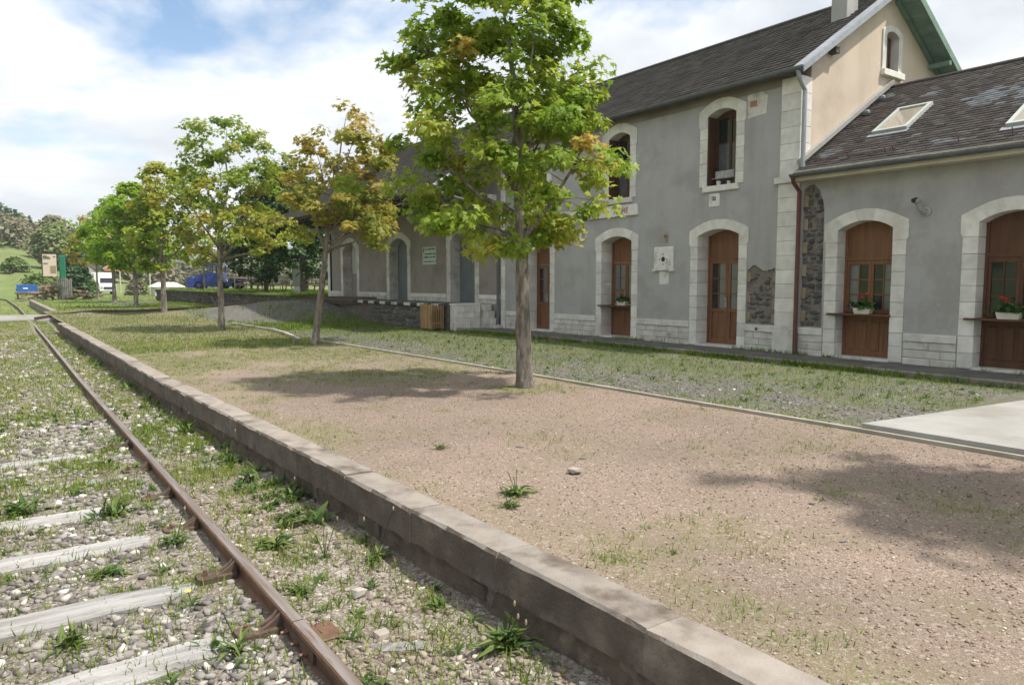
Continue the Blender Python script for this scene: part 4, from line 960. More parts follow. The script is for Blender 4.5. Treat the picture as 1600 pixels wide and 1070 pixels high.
# slatted wooden bin
mat('slat_wood', (.34, .225, .11), (.26, .165, .08), 3., .85, .4, 50., .004, .15, (.20, .14, .08), 4., stretch=(5, 5, .8))
bn = empty('slatted_bin', (11.75, 20.95, .05), 'brown wooden slatted bin standing against the loading platform', 'bin')
bx0, bx1, by0, by1 = 11.42, 11.92, 20.45, 21.15
for i in range(6): MB().cbox(bx0 + .018 + i * .084, bx0 + .064 + i * .084, by0 - .012, by0 + .012, .10, .86 + random.uniform(-.015, .02), .003).build('slat', 'slat_wood', bn)
for i in range(7): MB().cbox(bx0 - .012, bx0 + .012, by0 + .015 + i * .098, by0 + .105 + i * .098, .10, .88 + random.uniform(-.015, .02), .003).build('slat', 'slat_wood', bn)
for i in range(6): MB().cbox(bx0 + .003 + i * .084, bx0 + .067 + i * .084, by1 - .012, by1 + .012, .10, .86, .003).build('slat', 'slat_wood', bn)
for z in (.24, .7): MB().box(bx0 + .014, bx1 - .02, by0 + .014, by0 + .044, z, z + .07).build('rail', 'slat_wood', bn); MB().box(bx0 + .014, bx0 + .044, by0 + .046, by1 - .014, z, z + .07).build('rail', 'slat_wood', bn)
for x, y in ((bx0 + .06, by0 + .06), (bx1 - .06, by0 + .06), (bx0 + .06, by1 - .06), (bx1 - .06, by1 - .06)): MB().box(x, x + .05, y, y + .05, .03, .8).build('leg', 'slat_wood', bn)
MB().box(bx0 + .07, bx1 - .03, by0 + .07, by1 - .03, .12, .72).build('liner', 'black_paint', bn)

# ------------------------------------------------------------------ walkway along the facade
slab('walkway', [(12.2, -4), (XF + .02, -4), (XF + .02, 19.2), (12.2, 19.9)], -.1, ZW - .012, 'asphalt')
wk = empty('walkway_kerb', (12.1, 8, 0), kind='structure')
y = -4
while y < 19.6:
    l = random.uniform(.95, 1.05); dz = random.uniform(-.006, .006)
    MB().cbox(12.06, 12.2, y + .004, min(y + l, 19.9) - .004, -.12, ZW + .008 + dz, .012).build('kerb_stone', 'kerb_stone', wk); y += l

# ------------------------------------------------------------------ trees
mat('bark', (.27, .24, .205), (.15, .128, .105), 16., .95, 1., 38., .035, .08, (.36, .345, .30), 7., stretch=(1, 1, .3), lo=.42, hi=.58)
mat('bark_dark', (.10, .085, .07), (.07, .06, .05), 9., .95, .8, 30., .02, .1, stretch=(1, 1, .4))
tint_mat('maple_green', [(0.117, 0.208, 0.019), (0.205, 0.319, 0.029), (0.301, 0.396, 0.043), (0.438, 0.443, 0.077), (0.493, 0.347, 0.088)], .5, .55, spec=.4)
tint_mat('maple_bronze', [(0.181, 0.235, 0.03), (0.301, 0.31, 0.05), (0.41, 0.329, 0.062), (0.47, 0.31, 0.082), (0.482, 0.272, 0.092)], .5, .55, spec=.4)
tint_mat('maple_mixed', [(0.135, 0.242, 0.023), (0.256, 0.355, 0.041), (0.383, 0.398, 0.059), (0.469, 0.363, 0.069), (0.511, 0.313, 0.085)], .5, .55, spec=.4)
tint_mat('maple_bright', [(0.124, 0.251, 0.019), (0.205, 0.355, 0.026), (0.293, 0.418, 0.036), (0.381, 0.432, 0.051), (0.454, 0.39, 0.071)], .5, .55, spec=.4)
tint_mat('leaf_dark', [(.018, .05, .010), (.032, .075, .014), (.05, .10, .02), (.085, .14, .03)], .5, .25, spec=.3)
tint_mat('conifer', [(0.034, 0.076, 0.027), (0.06, 0.111, 0.043), (0.093, 0.145, 0.06)], .7, .1)
tint_mat('spring_hill', [(0.104, 0.12, 0.064), (0.192, 0.184, 0.112), (0.272, 0.24, 0.16), (0.176, 0.256, 0.08)], .8, .2)
tint_mat('shrub', [(0.063, 0.119, 0.025), (0.105, 0.175, 0.042), (0.168, 0.238, 0.063), (0.238, 0.266, 0.084)], .6, .3)
tint_mat('shrub_pale', [(0.135, 0.182, 0.068), (0.196, 0.25, 0.095), (0.257, 0.297, 0.128), (0.297, 0.311, 0.162)], .7, .3)
def maple_leaf():
    t = [(0, 0), (.18, -.12), (.52, -.05), (.30, .20), (.56, .42), (.20, .48), (0, 1.0)]
    pts = t + [(-x, y) for x, y in t[1:-1]][::-1]
    v = [(x, y, -.10 * abs(x) - .12 * y * y) for x, y in pts] + [(0, .30, .03)]
    n = len(pts); return np.array(v), np.array([(i, (i + 1) % n, n) for i in range(n)])
ML = maple_leaf()
SL4 = (np.array([(0, 0, 0), (.42, .42, -.06), (0, 1, -.12), (-.42, .42, -.06)], float), np.array([(0, 1, 2), (0, 2, 3)]))
def leaf_frames(n, rg, out):
    """leaf orientation: normals lean up and outward, tips droop"""
    nrm = out * .55 + rg.normal(0, .42, (n, 3)) + np.array([0, 0, .75]); nrm /= np.linalg.norm(nrm, axis=1)[:, None]
    tip = out * .8 + rg.normal(0, .6, (n, 3)) + np.array([0, 0, -.35]); tip -= (tip * nrm).sum(1)[:, None] * nrm; tip /= np.linalg.norm(tip, axis=1)[:, None] + 1e-9
    x = np.cross(tip, nrm); return np.stack([x, tip, nrm], 2)
def make_tree(name, label, cat, base, fork, top, hx, hy, zb, cx=0., cy=0., r0=.09, lean=(0, 0), n_clu=90, per=55, ls=.12, lm='maple_green', bm='bark', seed=1, shape=None, group=None, leaf=ML, grad=0., limbs=8, tshift=0., csize=.30, detail=8, flat=.55, reach=None):
    rg = np.random.default_rng(seed); rd = random.Random(seed); bx, by, bz = base
    root = empty(name, base, label, cat, group)
    fk = Vector((bx + lean[0], by + lean[1], bz + fork)); tb = MB()
    pts = [Vector((bx, by, bz - .12)), Vector((bx, by, bz + .03))]; rr = [r0 * 1.35, r0 * 1.2]
    for k in range(1, 15):
        u = k / 14; pts.append(Vector((bx + lean[0] * u + rd.uniform(-.006, .006), by + lean[1] * u + rd.uniform(-.006, .006), bz + fork * u))); rr.append(r0 * (1.05 - .3 * u) * rd.uniform(.95, 1.06))
    tip = Vector((bx + lean[0] + cx, by + lean[1] + cy, bz + top - .25)); lead = [fk]
    for k in range(1, 6):
        u = k / 5; lead.append(fk.lerp(tip, u) + Vector((rd.uniform(-.12, .12), rd.uniform(-.12, .12), 0)) * (1 if k < 5 else .3))
    tb.tube(pts + lead[1:], rr + [r0 * (.7 - .125 * k) for k in range(1, 6)], 12 if detail > 6 else 8)
    C = np.array([bx + lean[0] + cx, by + lean[1] + cy, bz + (zb + top) / 2]); E_ = np.array([hx, hy, (top - zb) / 2])
    def width_at(u):     # crown outline against height (0 bottom .. 1 top)
        return float(np.interp(u, [0, .12, .32, .6, .85, 1.], shape or [.55, .85, 1., .9, .6, .18]))
    clusters = []
    for i in range(limbs):
        u = .02 + .6 * i / limbs; s = lead[0].lerp(lead[-1], max(0, u - .12) * .8) if i > 2 else fk
        a = i * 2.399 + rd.uniform(-.4, .4); hgt = min(.97, .18 + u * .9 + rd.uniform(-.1, .22)); wv_ = width_at(hgt) * rd.uniform(.6, .95)
        e = Vector((C[0] + math.cos(a) * hx * wv_, C[1] + math.sin(a) * hy * wv_, bz + zb + (top - zb) * hgt))
        if reach: e -= Vector((.813, -.582, 0)) * max(0., (e - Vector(base)).dot(Vector((.813, -.582, 0))) - reach)
        mid = s.lerp(e, .45) + Vector((0, 0, -.06 * (e - s).length)); rl = r0 * (.5 - .028 * i)
        path = [s, s.lerp(mid, .5) + Vector((0, 0, .03)), mid, mid.lerp(e, .5) + Vector((rd.uniform(-.06, .06), rd.uniform(-.06, .06), .05)), e]
        tb.tube(path, [max(rl, .012), max(rl * .8, .011), max(rl * .6, .009), max(rl * .4, .007), .005], 6)
        for q in range(5):
            p0 = path[2 + q % 2].lerp(path[3 + q % 2], rd.random()); g = p0 + Vector((rd.gauss(0, .24) * hx, rd.gauss(0, .24) * hy, rd.uniform(-.1, .28) * (top - zb) * .5))
            if reach: g -= Vector((.813, -.582, 0)) * max(0., (g - Vector(base)).dot(Vector((.813, -.582, 0))) - reach)
            tb.tube([p0, p0.lerp(g, .5) + Vector((0, 0, .05)), g], [max(rl * .28, .007), .006, .004], 4); clusters.append(np.array(g))
        clusters.append(np.array(e))
    while len(clusters) < n_clu:
        u = rd.random() ** .85; a = rd.uniform(0, 2 * math.pi); rad = math.sqrt(rd.uniform(.12, 1.)) * width_at(u)
        lump = .82 + .36 * float(vnoise(a * 1.6 + seed, u * 4.3, seed))
        clusters.append(np.array([C[0] + math.cos(a) * hx * rad * lump, C[1] + math.sin(a) * hy * rad * lump, bz + zb + (top - zb) * u]))
    tr = tb.build('trunk', bm, root, smooth=True, origin=base)
    if reach:      # pruned on the side towards the building
        dv_ = np.array([.813, -.582, 0.])
        clusters = [c - dv_ * max(0., float((c - np.array(base)) @ dv_) - reach) * 1.15 for c in clusters]
    P = []; T = []; O = []
    for c in clusters:
        k = max(6, int(per * rd.uniform(.5, 1.4))); r = csize * rd.uniform(.65, 1.25)
        q = rg.normal(0, 1, (k, 3)); q /= np.linalg.norm(q, axis=1)[:, None]; q *= (rg.random(k) ** .45)[:, None] * r; q[:, 2] *= flat
        q[:, 2] -= .25 * (q[:, 0] ** 2 + q[:, 1] ** 2) / r
        P.append(c + q); out = (c - C) / E_; out = out / (np.linalg.norm(out) + .3); O.append(q / r * .8 + out * .6)
        hh = (c[2] - bz - zb) / (top - zb); T.append(np.clip(rd.gauss(.42, .16) + tshift + grad * (hh - .5) + rg.normal(0, .10, k), 0, 1))
    P = np.concatenate(P); O = np.concatenate(O); T = np.concatenate(T); n = len(P)
    M = leaf_frames(n, rg, O); V, F = scatter(leaf[0], leaf[1], P, M, ls * rg.uniform(.65, 1.25, n))
    cr_ = np_mesh('crown', V, F, lm, root, origin=tuple(C), tint=np.repeat(T, len(leaf[0])))
    return root
RW = 'young maples planted in a row along the platform'
make_tree('maple_tree', 'nearest big green maple with its trunk before the station doors', 'tree', (6.54, 8.8, 0), 2.2, 6.45, 1.82, 1.75, 2.0, -.28, .2, .122, (-.04, .03), 205, 84, .104, 'maple_green', seed=11, group=RW, limbs=11, grad=-.18, tshift=0., csize=.33, shape=[.45, .82, 1.0, .84, .66, .4], reach=1.08)
make_tree('maple_tree', 'bronze-leaved maple with leaning trunk before the goods shed', 'tree', (6.7, 18.1, 0), 2.35, 6.0, 1.7, 1.65, 2.15, .48, -.36, .09, (.27, -.18), 88, 74, .112, 'maple_bronze', seed=23, group=RW, limbs=10, grad=.35, tshift=-.10, csize=.33, shape=[.6, .95, 1., .85, .62, .22])
make_tree('maple_tree', 'airy yellow-green maple with sky showing through, pale straight trunk', 'tree', (6.17, 25.3, 0), 2.3, 6.85, 2.15, 2.1, 2.25, .33, -.24, .105, (0, 0), 150, 58, .122, 'maple_mixed', seed=36, group=RW, limbs=12, grad=-.3, tshift=-.06, csize=.36, shape=[.5, .85, 1., .92, .72, .42])
make_tree('maple_tree', 'narrow olive and bronze maple just beyond the siding track', 'tree', (6.81, 38.9, .1), 2.4, 7.2, 1.8, 1.7, 2.2, 0, 0, .135, (0, 0), 130, 50, .19, 'maple_mixed', seed=41, group=RW, limbs=8, grad=.3, csize=.42, leaf=SL4, tshift=-.08)
make_tree('maple_tree', 'dense bright green maple beside the olive one on the far platform', 'tree', (7.45, 51.9, -.03), 2.7, 7.8, 2.4, 2.3, 2.5, 0, 0, .14, (0, 0), 170, 60, .22, 'maple_bright', seed=51, group=RW, limbs=8, csize=.5, leaf=SL4, tshift=-.05)
make_tree('maple_tree', 'rounded fresh green maple standing before the white camper van', 'tree', (7.95, 66.2, -.03), 3.3, 8.4, 2.6, 2.5, 2.8, .1, 0, .15, (0, 0), 170, 60, .24, 'maple_bright', seed=61, group=RW, limbs=8, csize=.55, leaf=SL4)
make_tree('maple_tree', 'sparse brownish maple at the far end of the tree row', 'tree', (7.9, 77, -.03), 2.6, 7.8, 2.2, 2.1, 2.7, -.4, 0, .10, (0, 0), 60, 40, .24, 'maple_bronze', seed=71, group=RW, limbs=8, csize=.5, leaf=SL4)
# the row goes on towards the camera: this one stands just outside the view and shades the gravel
make_tree('maple_tree', 'maple beside the concrete pad, only its shadow falls into view', 'tree', (7.25, .35, 0), 2.2, 5.9, 1.6, 1.5, 2.0, 0, 0, .1, (0, 0), 110, 46, .15, 'maple_green', seed=81, group=RW, limbs=8, leaf=SL4)

# ------------------------------------------------------------------ quay behind the siding, its trees and the blue tractor
qy = empty('stone_quay', (20, 53, 0), 'low dark stone quay with grassy top beyond the siding', 'retaining wall')
MB().box(11.95, 40, 35.2, 71.4, -.3, .90).build('core', 'rubble_dark', qy)
MB().box(11.80, 40, 35.0, 71.5, .90, .985).build('top', 'meadow', qy)
y = 35.2; cnt = 0
z = 0.
while z < .86:
    h = random.uniform(.18, .26); y = 35.3
    while y < 71.4:
        w_ = random.uniform(.35, .9); o = bpy.data.objects.new('rubble_stone', random.choice(RS)); link(o, qy, (11.95, y + w_ / 2, z + h / 2)); o.scale = (random.uniform(.09, .16), w_ * .58, h * random.uniform(.55, .75)); o.location.z += random.uniform(-.05, .05); o.rotation_euler.x = random.uniform(-.35, .35); y += w_; cnt += 1
    z += h * .97
QZ = .985
make_tree('shade_tree', 'big dark-leaved shade tree on the quay beside the goods shed', 'tree', (14.9, 42.0, QZ), 2.2, 7.5, 3.0, 3.2, .85, -.7, 1.2, .15, (0, 0), 150, 60, .24, 'leaf_dark', 'bark_dark', 91, leaf=SL4, csize=.62, limbs=8, detail=4, tshift=-.15)
make_tree('shade_tree', 'mid-green tree on the quay by the picnic tables', 'tree', (14.1, 46.5, QZ), 1.9, 6.2, 2.4, 2.6, 1.2, -.2, .6, .12, (0, 0), 100, 55, .22, 'leaf_dark', 'bark_dark', 92, leaf=SL4, csize=.55, limbs=7, detail=4, tshift=.2)
make_tree('shade_tree', 'slim tree on the quay in front of the blue tractor', 'tree', (14.0, 62.5, QZ), 1.9, 5.8, 1.4, 1.4, 1.6, 0, 0, .07, (0, 0), 50, 40, .2, 'maple_mixed', 'bark', 93, leaf=SL4, csize=.45, limbs=6, detail=4)
make_tree('shade_tree', 'leafy green tree on the quay behind the tractor tail', 'tree', (17.6, 62.0, QZ), 1.7, 6.5, 2.4, 2.4, 1.2, 0, 0, .10, (0, 0), 90, 50, .24, 'leaf_dark', 'bark_dark', 94, leaf=SL4, csize=.55, limbs=6, detail=4, tshift=.25)
make_tree('shade_tree', 'deep green tree between the quay and the goods shed corner', 'tree', (18.0, 50.0, QZ), 2.0, 7.8, 3.4, 3.4, 1.0, 0, 0, .14, (0, 0), 130, 55, .26, 'leaf_dark', 'bark_dark', 95, leaf=SL4, csize=.65, limbs=7, detail=4, tshift=.06)
mat('tractor_blue', (.035, .075, .36), (.03, .06, .28), 6., .42, .1, 60., .002, .04, (.02, .03, .1), 3., spec=.5)
mat('tyre', (.02, .02, .02), None, 6., .9, .2)
tr = empty('blue_tractor', (15.6, 66, QZ), 'small blue rail tractor with open cab parked on the grassy quay', 'tractor')
TX, TY = 15.6, 66.0
# vehicle axis u runs in the direction the flank is seen (right = rear); v across
ua = Vector((.86, -.5, 0)); va = Vector((.5, .86, 0))
def tp(u, v, z): return Vector((TX, TY, QZ)) + ua * u + va * v + Vector((0, 0, z))
def tprism(poly, v0, v1):
    n = len(poly); b = MB(); b.v = [tuple(tp(p[0], v0, p[1])) for p in poly] + [tuple(tp(p[0], v1, p[1])) for p in poly]
    b.f = [tuple(range(n)), tuple(range(2 * n - 1, n - 1, -1))] + [(i, i + n, (i + 1) % n + n, (i + 1) % n) for i in range(n)]; return b
tprism([(-1.75, .28), (2.2, .28), (2.2, .55), (1.2, .62), (-1.75, .62)], -.55, .55).build('chassis', 'tractor_blue', tr)
tprism([(-2.05, .12), (-1.55, .12), (-1.5, .95), (-1.62, 1.08), (-1.98, 1.05), (-2.08, .9)], -.62, .62).build('front_weight', 'tractor_blue', tr)
tprism([(-1.5, .6), (-.45, .6), (-.45, 1.35), (-.95, 1.36), (-1.3, 1.2), (-1.5, 1.1)], -.42, .42).build('bonnet', 'tractor_blue', tr)
tprism([(-.45, .55), (.85, .55), (.85, 1.42), (-.45, 1.42)], -.6, .6).build('cab_body', 'tractor_blue', tr)
for u in (-.42, .02, .78):
    for v in (-.58, .52): tprism([(u, 1.4), (u + .08, 1.4), (u + .08, 2.05), (u, 2.05)], v, v + .06).build('cab_post', 'tractor_blue', tr)
tprism([(-.6, 2.04), (1.0, 2.04), (.9, 2.17), (.2, 2.22), (-.5, 2.17)], -.7, .7).build('cab_roof', 'tractor_blue', tr)
tprism([(-.3, 1.45), (.0, 1.45), (.0, 2.0), (-.3, 2.0)], -.565, -.56).build('cab_pane', 'glass_curtain_reflection', tr)
tprism([(1.3, .6), (2.5, .62), (3.1, .8), (3.1, .88), (2.3, .95), (1.3, .9)], -.5, .5).build('rear_deck', 'tractor_blue', tr)
for u in (-1.1, .75, 2.0):
    for v in (-.66, .56):
        a = tp(u, v, .36); e = tp(u, v + .12, .36); wh = MB().tube([tuple(a), tuple(e)], .36, 16).build('wheel', 'tyre', tr); c = tp(u, v - .01 if v < 0 else v + .13, .36); MB().tube([tuple(tp(u, v - .012, .36)), tuple(tp(u, v + .132, .36))], .17, 12).build('hub', 'tractor_blue', wh)
# picnic furniture and signs on the quay
mat('picnic_wood', (.30, .22, .15), (.22, .165, .115), 4., .9, .3, 40., .004, .1)
def picnic(x, y, label):
    p = empty('picnic_table', (x, y, QZ), label, 'picnic table', 'picnic tables under the quay trees')
    for k in range(4): MB().box(x - .8, x + .8, y - .36 + k * .185, y - .19 + k * .185, QZ + .70, QZ + .74).build('top_plank', 'picnic_wood', p)
    for s in (-1, 1): MB().box(x - .8, x + .8, y + s * .72 - .13, y + s * .72 + .13, QZ + .42, QZ + .46).build('bench_plank', 'picnic_wood', p)
    for s in (-.6, .6):
        for q in (-1, 1): MB().tube([(x + s, y + q * .75, QZ), (x + s, y + q * .25, QZ + .70)], .045, 4).build('leg', 'picnic_wood', p)
        MB().box(x + s - .03, x + s + .03, y - .8, y + .8, QZ + .36, QZ + .42).build('cross_beam', 'picnic_wood', p)
picnic(14.6, 51.5, 'wooden picnic table on the quay, the one nearer the tractor'); picnic(15.3, 47.5, 'wooden picnic table just behind the small white sign on a post'); picnic(16.4, 45.2, 'wooden picnic table beside the tall pale panel')
mat('sign_white', (.78, .78, .76), None, 6., .5, 0, rand=0)
sp_ = empty('post_sign', (14.66, 45.4, QZ), 'small white sign shaped like a house on a thin post', 'sign')
MB().tube([(14.66, 45.4, QZ), (14.66, 45.4, QZ + .75)], .022, 6).build('post', 'cream_wood', sp_)
def facing(poly, c, th, name, m, parent, ang=R(-18)):
    r_ = Vector((math.cos(ang), math.sin(ang), 0)); n_ = Vector((r_.y, -r_.x, 0)); b = MB(); n = len(poly)
    for d in (0, th): b.v += [tuple(Vector(c) + r_ * p[0] + Vector((0, 0, p[1])) - n_ * d) for p in poly]
    b.f = [tuple(range(n)), tuple(range(2 * n - 1, n - 1, -1))] + [(i, i + n, (i + 1) % n + n, (i + 1) % n) for i in range(n)]; return b.build(name, m, parent)
pb = facing([(-.17, .0), (.2, .0), (.2, .25), (.06, .30), (-.04, .40), (-.17, .38)], (14.66, 45.37, QZ + .62), .03, 'panel', 'sign_white', sp_)
facing([(0, .06), (.14, .06), (.14, .1), (0, .1)], (14.655, 45.35, QZ + .62), .004, 'print_line', 'sign_ink', sp_)
pp = empty('tall_panel', (15.5, 44.6, QZ), 'tall pale information panel with white box below it, left of the dark trunk', 'sign')
facing([(-.24, .35), (.26, .35), (.26, 1.42), (-.1, 1.46), (-.24, 1.40)], (15.45, 44.7, QZ), .04, 'panel', 'panel_pale', pp)
facing([(-.2, .0), (.24, .0), (.24, .33), (-.2, .33)], (15.45, 44.66, QZ), .2, 'box', 'sign_white', pp)
fz = empty('rail_fence', (16, 55, QZ), 'weathered wooden post and rail fence behind the picnic tables', 'fence')
for i in range(16):
    a = Vector((15.2 + .62 * i, 58 - .95 * i, QZ)); MB().tube([tuple(a), tuple(a + Vector((0, 0, 1.05)))], .05, 6).build('post', 'picnic_wood', fz)
    if i < 15:
        b_ = Vector((15.2 + .62 * (i + 1), 58 - .95 * (i + 1), QZ))
        for zr in (.5, .92): MB().tube([tuple(a + Vector((0, 0, zr))), tuple(b_ + Vector((0, 0, zr)))], .035, 5).build('rail', 'picnic_wood', fz)

# ------------------------------------------------------------------ things at the far end of the line
def gzz(x, y): return float(ground_z(np.array([x]), np.array([y]))[0])
def bush(name, label, c, rx, ry, h, n, ls, m, seed, cat='bush', group=None, shape='round', stem=True):
    rg = np.random.default_rng(seed); z0 = gzz(c[0], c[1]) - .05; root = empty(name, (c[0], c[1], z0), label, cat, group)
    k = n; u = rg.random(k) ** .8; a = rg.uniform(0, 2 * np.pi, k)
    if shape == 'cone': wv_ = (1 - u) * (1 + .25 * np.sin(u * 40))
    elif shape == 'tall': wv_ = np.interp(u, [0, .2, .5, .8, 1], [.25, .7, 1, .8, .15])
    else: wv_ = np.sqrt(np.clip(1 - (u * 1.0) ** 2.4, 0, 1)) * (.9 + .1 * np.sin(a * 3 + seed))
    lump = .75 + .5 * vnoise(a * 1.8 + seed, u * 5, seed); r = np.sqrt(rg.uniform(.35, 1, k)) * wv_ * lump
    P = np.stack([c[0] + np.cos(a) * r * rx, c[1] + np.sin(a) * r * ry, z0 + .08 + u * h], 1)
    O = np.stack([np.cos(a), np.sin(a), .4 + 0 * a], 1); M = leaf_frames(k, rg, O); V, F = scatter(*SL4, P, M, ls * rg.uniform(.7, 1.4, k))
    T = np.clip(.45 + .5 * (vnoise(a * 3, u * 9, seed + 3) - .5) + rg.normal(0, .16, k), 0, 1)
    np_mesh('foliage', V, F, m, root, origin=(c[0], c[1], z0), tint=np.repeat(T, 4))
    if stem: MB().tube([(c[0], c[1], z0 - .2), (c[0], c[1], z0 + h * .7)], [max(.05, h * .02), .02], 6).build('trunk', 'bark_dark', root)
    return root
# information panel, green shelter post, grey pallets, log pile
zf = -.03
ip = empty('information_panel', (4.75, 83, zf), 'beige printed information panel raised on posts behind the log pile', 'sign')
mat('panel_beige', (.62, .53, .43), (.58, .50, .41), 2., .7, 0, rand=0)
mat('panel_picture', (.20, .19, .10), (.30, .27, .16), 3., .7, 0, rand=0)
facing([(-.6, 2.2), (.55, 2.2), (.55, 4.3), (-.6, 4.3)], (4.55, 82.4, zf), .06, 'board', 'panel_beige', ip, R(-8))
facing([(.05, 2.55), (.48, 2.55), (.48, 3.2), (.05, 3.2)], (4.55, 82.37, zf), .02, 'picture', 'panel_picture', ip, R(-8))
for z, a, b_ in ((4.12, -.52, -.2), (4.0, -.52, 0.), (3.88, -.52, .1), (3.4, -.52, -.15), (4.05, .3, .48)): facing([(a, z), (b_, z), (b_, z + .06), (a, z + .06)], (4.55, 82.37, zf), .01, 'print_line', 'sign_ink', ip, R(-8))
for x in (3.95, 5.1): MB().tube([(x, 82.5, zf - .2), (x, 82.5, 4.3)], .05, 6).build('post', 'soffit_wood', ip)
mat('green_metal', (.03, .21, .12), (.025, .17, .10), 5., .5, .1, 40., .002, 0)
gp = empty('green_locker', (5.75, 83, zf), 'tall narrow green metal cabinet beside the information panel', 'cabinet')
MB().cbox(5.35, 5.85, 82.7, 83.3, zf, 4.2, .03).build('body', 'green_metal', gp)
for k in range(3): MB().box(5.42 + k * .15, 5.46 + k * .15, 82.67, 82.7, zf + .2, 4.1).build('rib', 'green_metal', gp)
mat('grey_wood', (.27, .26, .24), (.20, .19, .18), 5., .9, .4, 40., .004, .12)
pl = empty('pallet_stack', (5.5, 81, zf), 'grey wooden pallets leaning upright in front of the green cabinet', 'pallets')
for k in range(8): MB().cbox(4.95 + k * .155, 5.07 + k * .155, 80.6 + random.uniform(-.04, .04), 80.8, zf, 1.95 + random.uniform(-.08, .06), .01).build('plank', 'grey_wood', pl)
for z in (.25, 1.0, 1.7): MB().box(4.9, 6.2, 80.82, 80.95, z, z + .12).build('batten', 'grey_wood', pl)
mat('log_bark', (.26, .19, .13), (.17, .125, .09), 6., .95, .6, 30., .02, .2)
mat('log_end', (.46, .35, .22), (.38, .28, .18), 8., .9, .2, 30., .004, .1)
def log(x, y, z, d, ln, r, grp):
    d = Vector(d).normalized(); a = Vector((x, y, z)); o = MB().tube([tuple(a), tuple(a + d * ln)], r, 8).build('log', 'log_bark', None, smooth=False)
    return o
lg = [(empty('log_pile', (3.9, 80.6, zf), 'heap of rough brown logs on the left of the pallets', 'log pile'), 3.2, 4.7, 26), (empty('log_pile', (7.0, 80.6, zf), 'smaller heap of split logs on the right of the pallets', 'log pile'), 6.4, 7.5, 14)]
for root, x0, x1, n in lg:
    for k in range(n):
        x = random.uniform(x0, x1); c = 1 - abs((x - (x0 + x1) / 2) / ((x1 - x0) / 2)); z = zf + .12 + random.random() * 1.25 * (c + .12) * (1 if n > 20 else .6); yy = random.uniform(79.9, 80.9)
        d = Vector((random.uniform(-.5, .9), random.uniform(-1, .2), random.uniform(-.25, .25))).normalized(); ln = random.uniform(.7, 1.4); r_ = random.uniform(.07, .15); a = Vector((x, yy, z))
        lo = MB().tube([tuple(a), tuple(a + d * ln)], r_, 7).build('log', 'log_bark', root); MB().tube([tuple(a - d * .004), tuple(a + d * .004)], r_ * .93, 7).build('cut_end', 'log_end', lo)
# blue rail trolley on the track
mat('wagon_blue', (.03, .12, .40), (.025, .10, .33), 6., .5, .1, 40., .002, 0)
wg = empty('rail_trolley', (2.1, 98, -.3), 'small blue box trolley standing on the far track', 'trolley')
MB().cbox(2.2, 4.1, 97.2, 99.2, .45, 1.35, .03).build('box', 'wagon_blue', wg); MB().box(2.75, 3.2, 97.18, 97.2, .85, 1.0).build('label_plate', 'sign_white', wg)
MB().box(2.0, 4.4, 97.0, 99.6, .28, .44).build('chassis', 'iron_dark', wg)
for x in (2.25, 4.05):
    for yv in (97.5, 98.9): MB().tube([(x - .06, yv, .05), (x + .06, yv, .05)], .30, 14).build('wheel', 'iron_dark', wg)
for k in range(4): MB().tube([(4.15 + k * .28, 97.6 + k * .1, .44), (4.15 + k * .28, 97.6 + k * .1, 1.35)], .05, 6).build('stake', 'grey_wood', wg)
MB().box(2.0, 5.1, 97.1, 97.2, .44, .52).build('side_rail', 'grey_wood', wg)
MB().box(2.0, 5.1, 96.9, 99.8, -.3, -.24).build('footing', 'iron_dark', wg)
# camper van
mat('van_white', (.76, .77, .77), (.70, .71, .71), 4., .35, 0, rand=0, spec=.5)
vn = empty('camper_van', (12.1, 110, zf), 'white camper van parked facing the platform beside the hedge', 'van')
vx, vy = 12.3, 108.6
MB().prism([(vx - 1.35, .55), (vx + .9, .55), (vx + .9, 2.75), (vx + .75, 2.9), (vx - 1.2, 2.9), (vx - 1.35, 2.75)], 'y', vy + 1.6, vy + 5.6).build('living_box', 'van_white', vn)
def vprism(poly, x0, x1): return MB().prism(poly, 'x', x0, x1)
vprism([(vy - .55, .45), (vy + 1.6, .45), (vy + 1.6, 2.3), (vy + .85, 2.28), (vy + .25, 1.45), (vy - .45, 1.2)], vx - .95, vx + .95).build('cab', 'van_white', vn)
MB().add([(vx - .82, vy + .25, 1.5), (vx + .82, vy + .25, 1.5), (vx + .76, vy + .74, 2.18), (vx - .76, vy + .74, 2.18), (vx - .82, vy + .30, 1.48), (vx + .82, vy + .30, 1.48), (vx + .76, vy + .79, 2.17), (vx - .76, vy + .79, 2.17)], [(0, 1, 2, 3), (0, 4, 5, 1), (1, 5, 6, 2), (2, 6, 7, 3), (3, 7, 4, 0)]).build('windscreen', 'glass_dark', vn)
MB().cbox(vx - .5, vx + .5, vy - .59, vy - .5, .72, .98, .02).build('grille', 'black_paint', vn)
MB().cbox(vx - 1.0, vx + 1.0, vy - .68, vy - .48, .38, .58, .03).build('bumper', 'panel_pale', vn)
for s in (-1, 1):
    MB().tube([(vx + s * .72, vy - .58, .92), (vx + s * .72, vy - .5, .92)], .13, 10).build('headlight', 'panel_pale', vn)
    for yv in (vy + .3, vy + 4.3): MB().tube([(vx + s * .98, yv, .33), (vx + s * .78, yv, .33)], .34, 14).build('wheel', 'tyre', vn)
    MB().box(vx + s * 1.0, vx + s * 1.16, vy + .5, vy + .56, 1.45, 1.75).build('mirror', 'black_paint', vn)
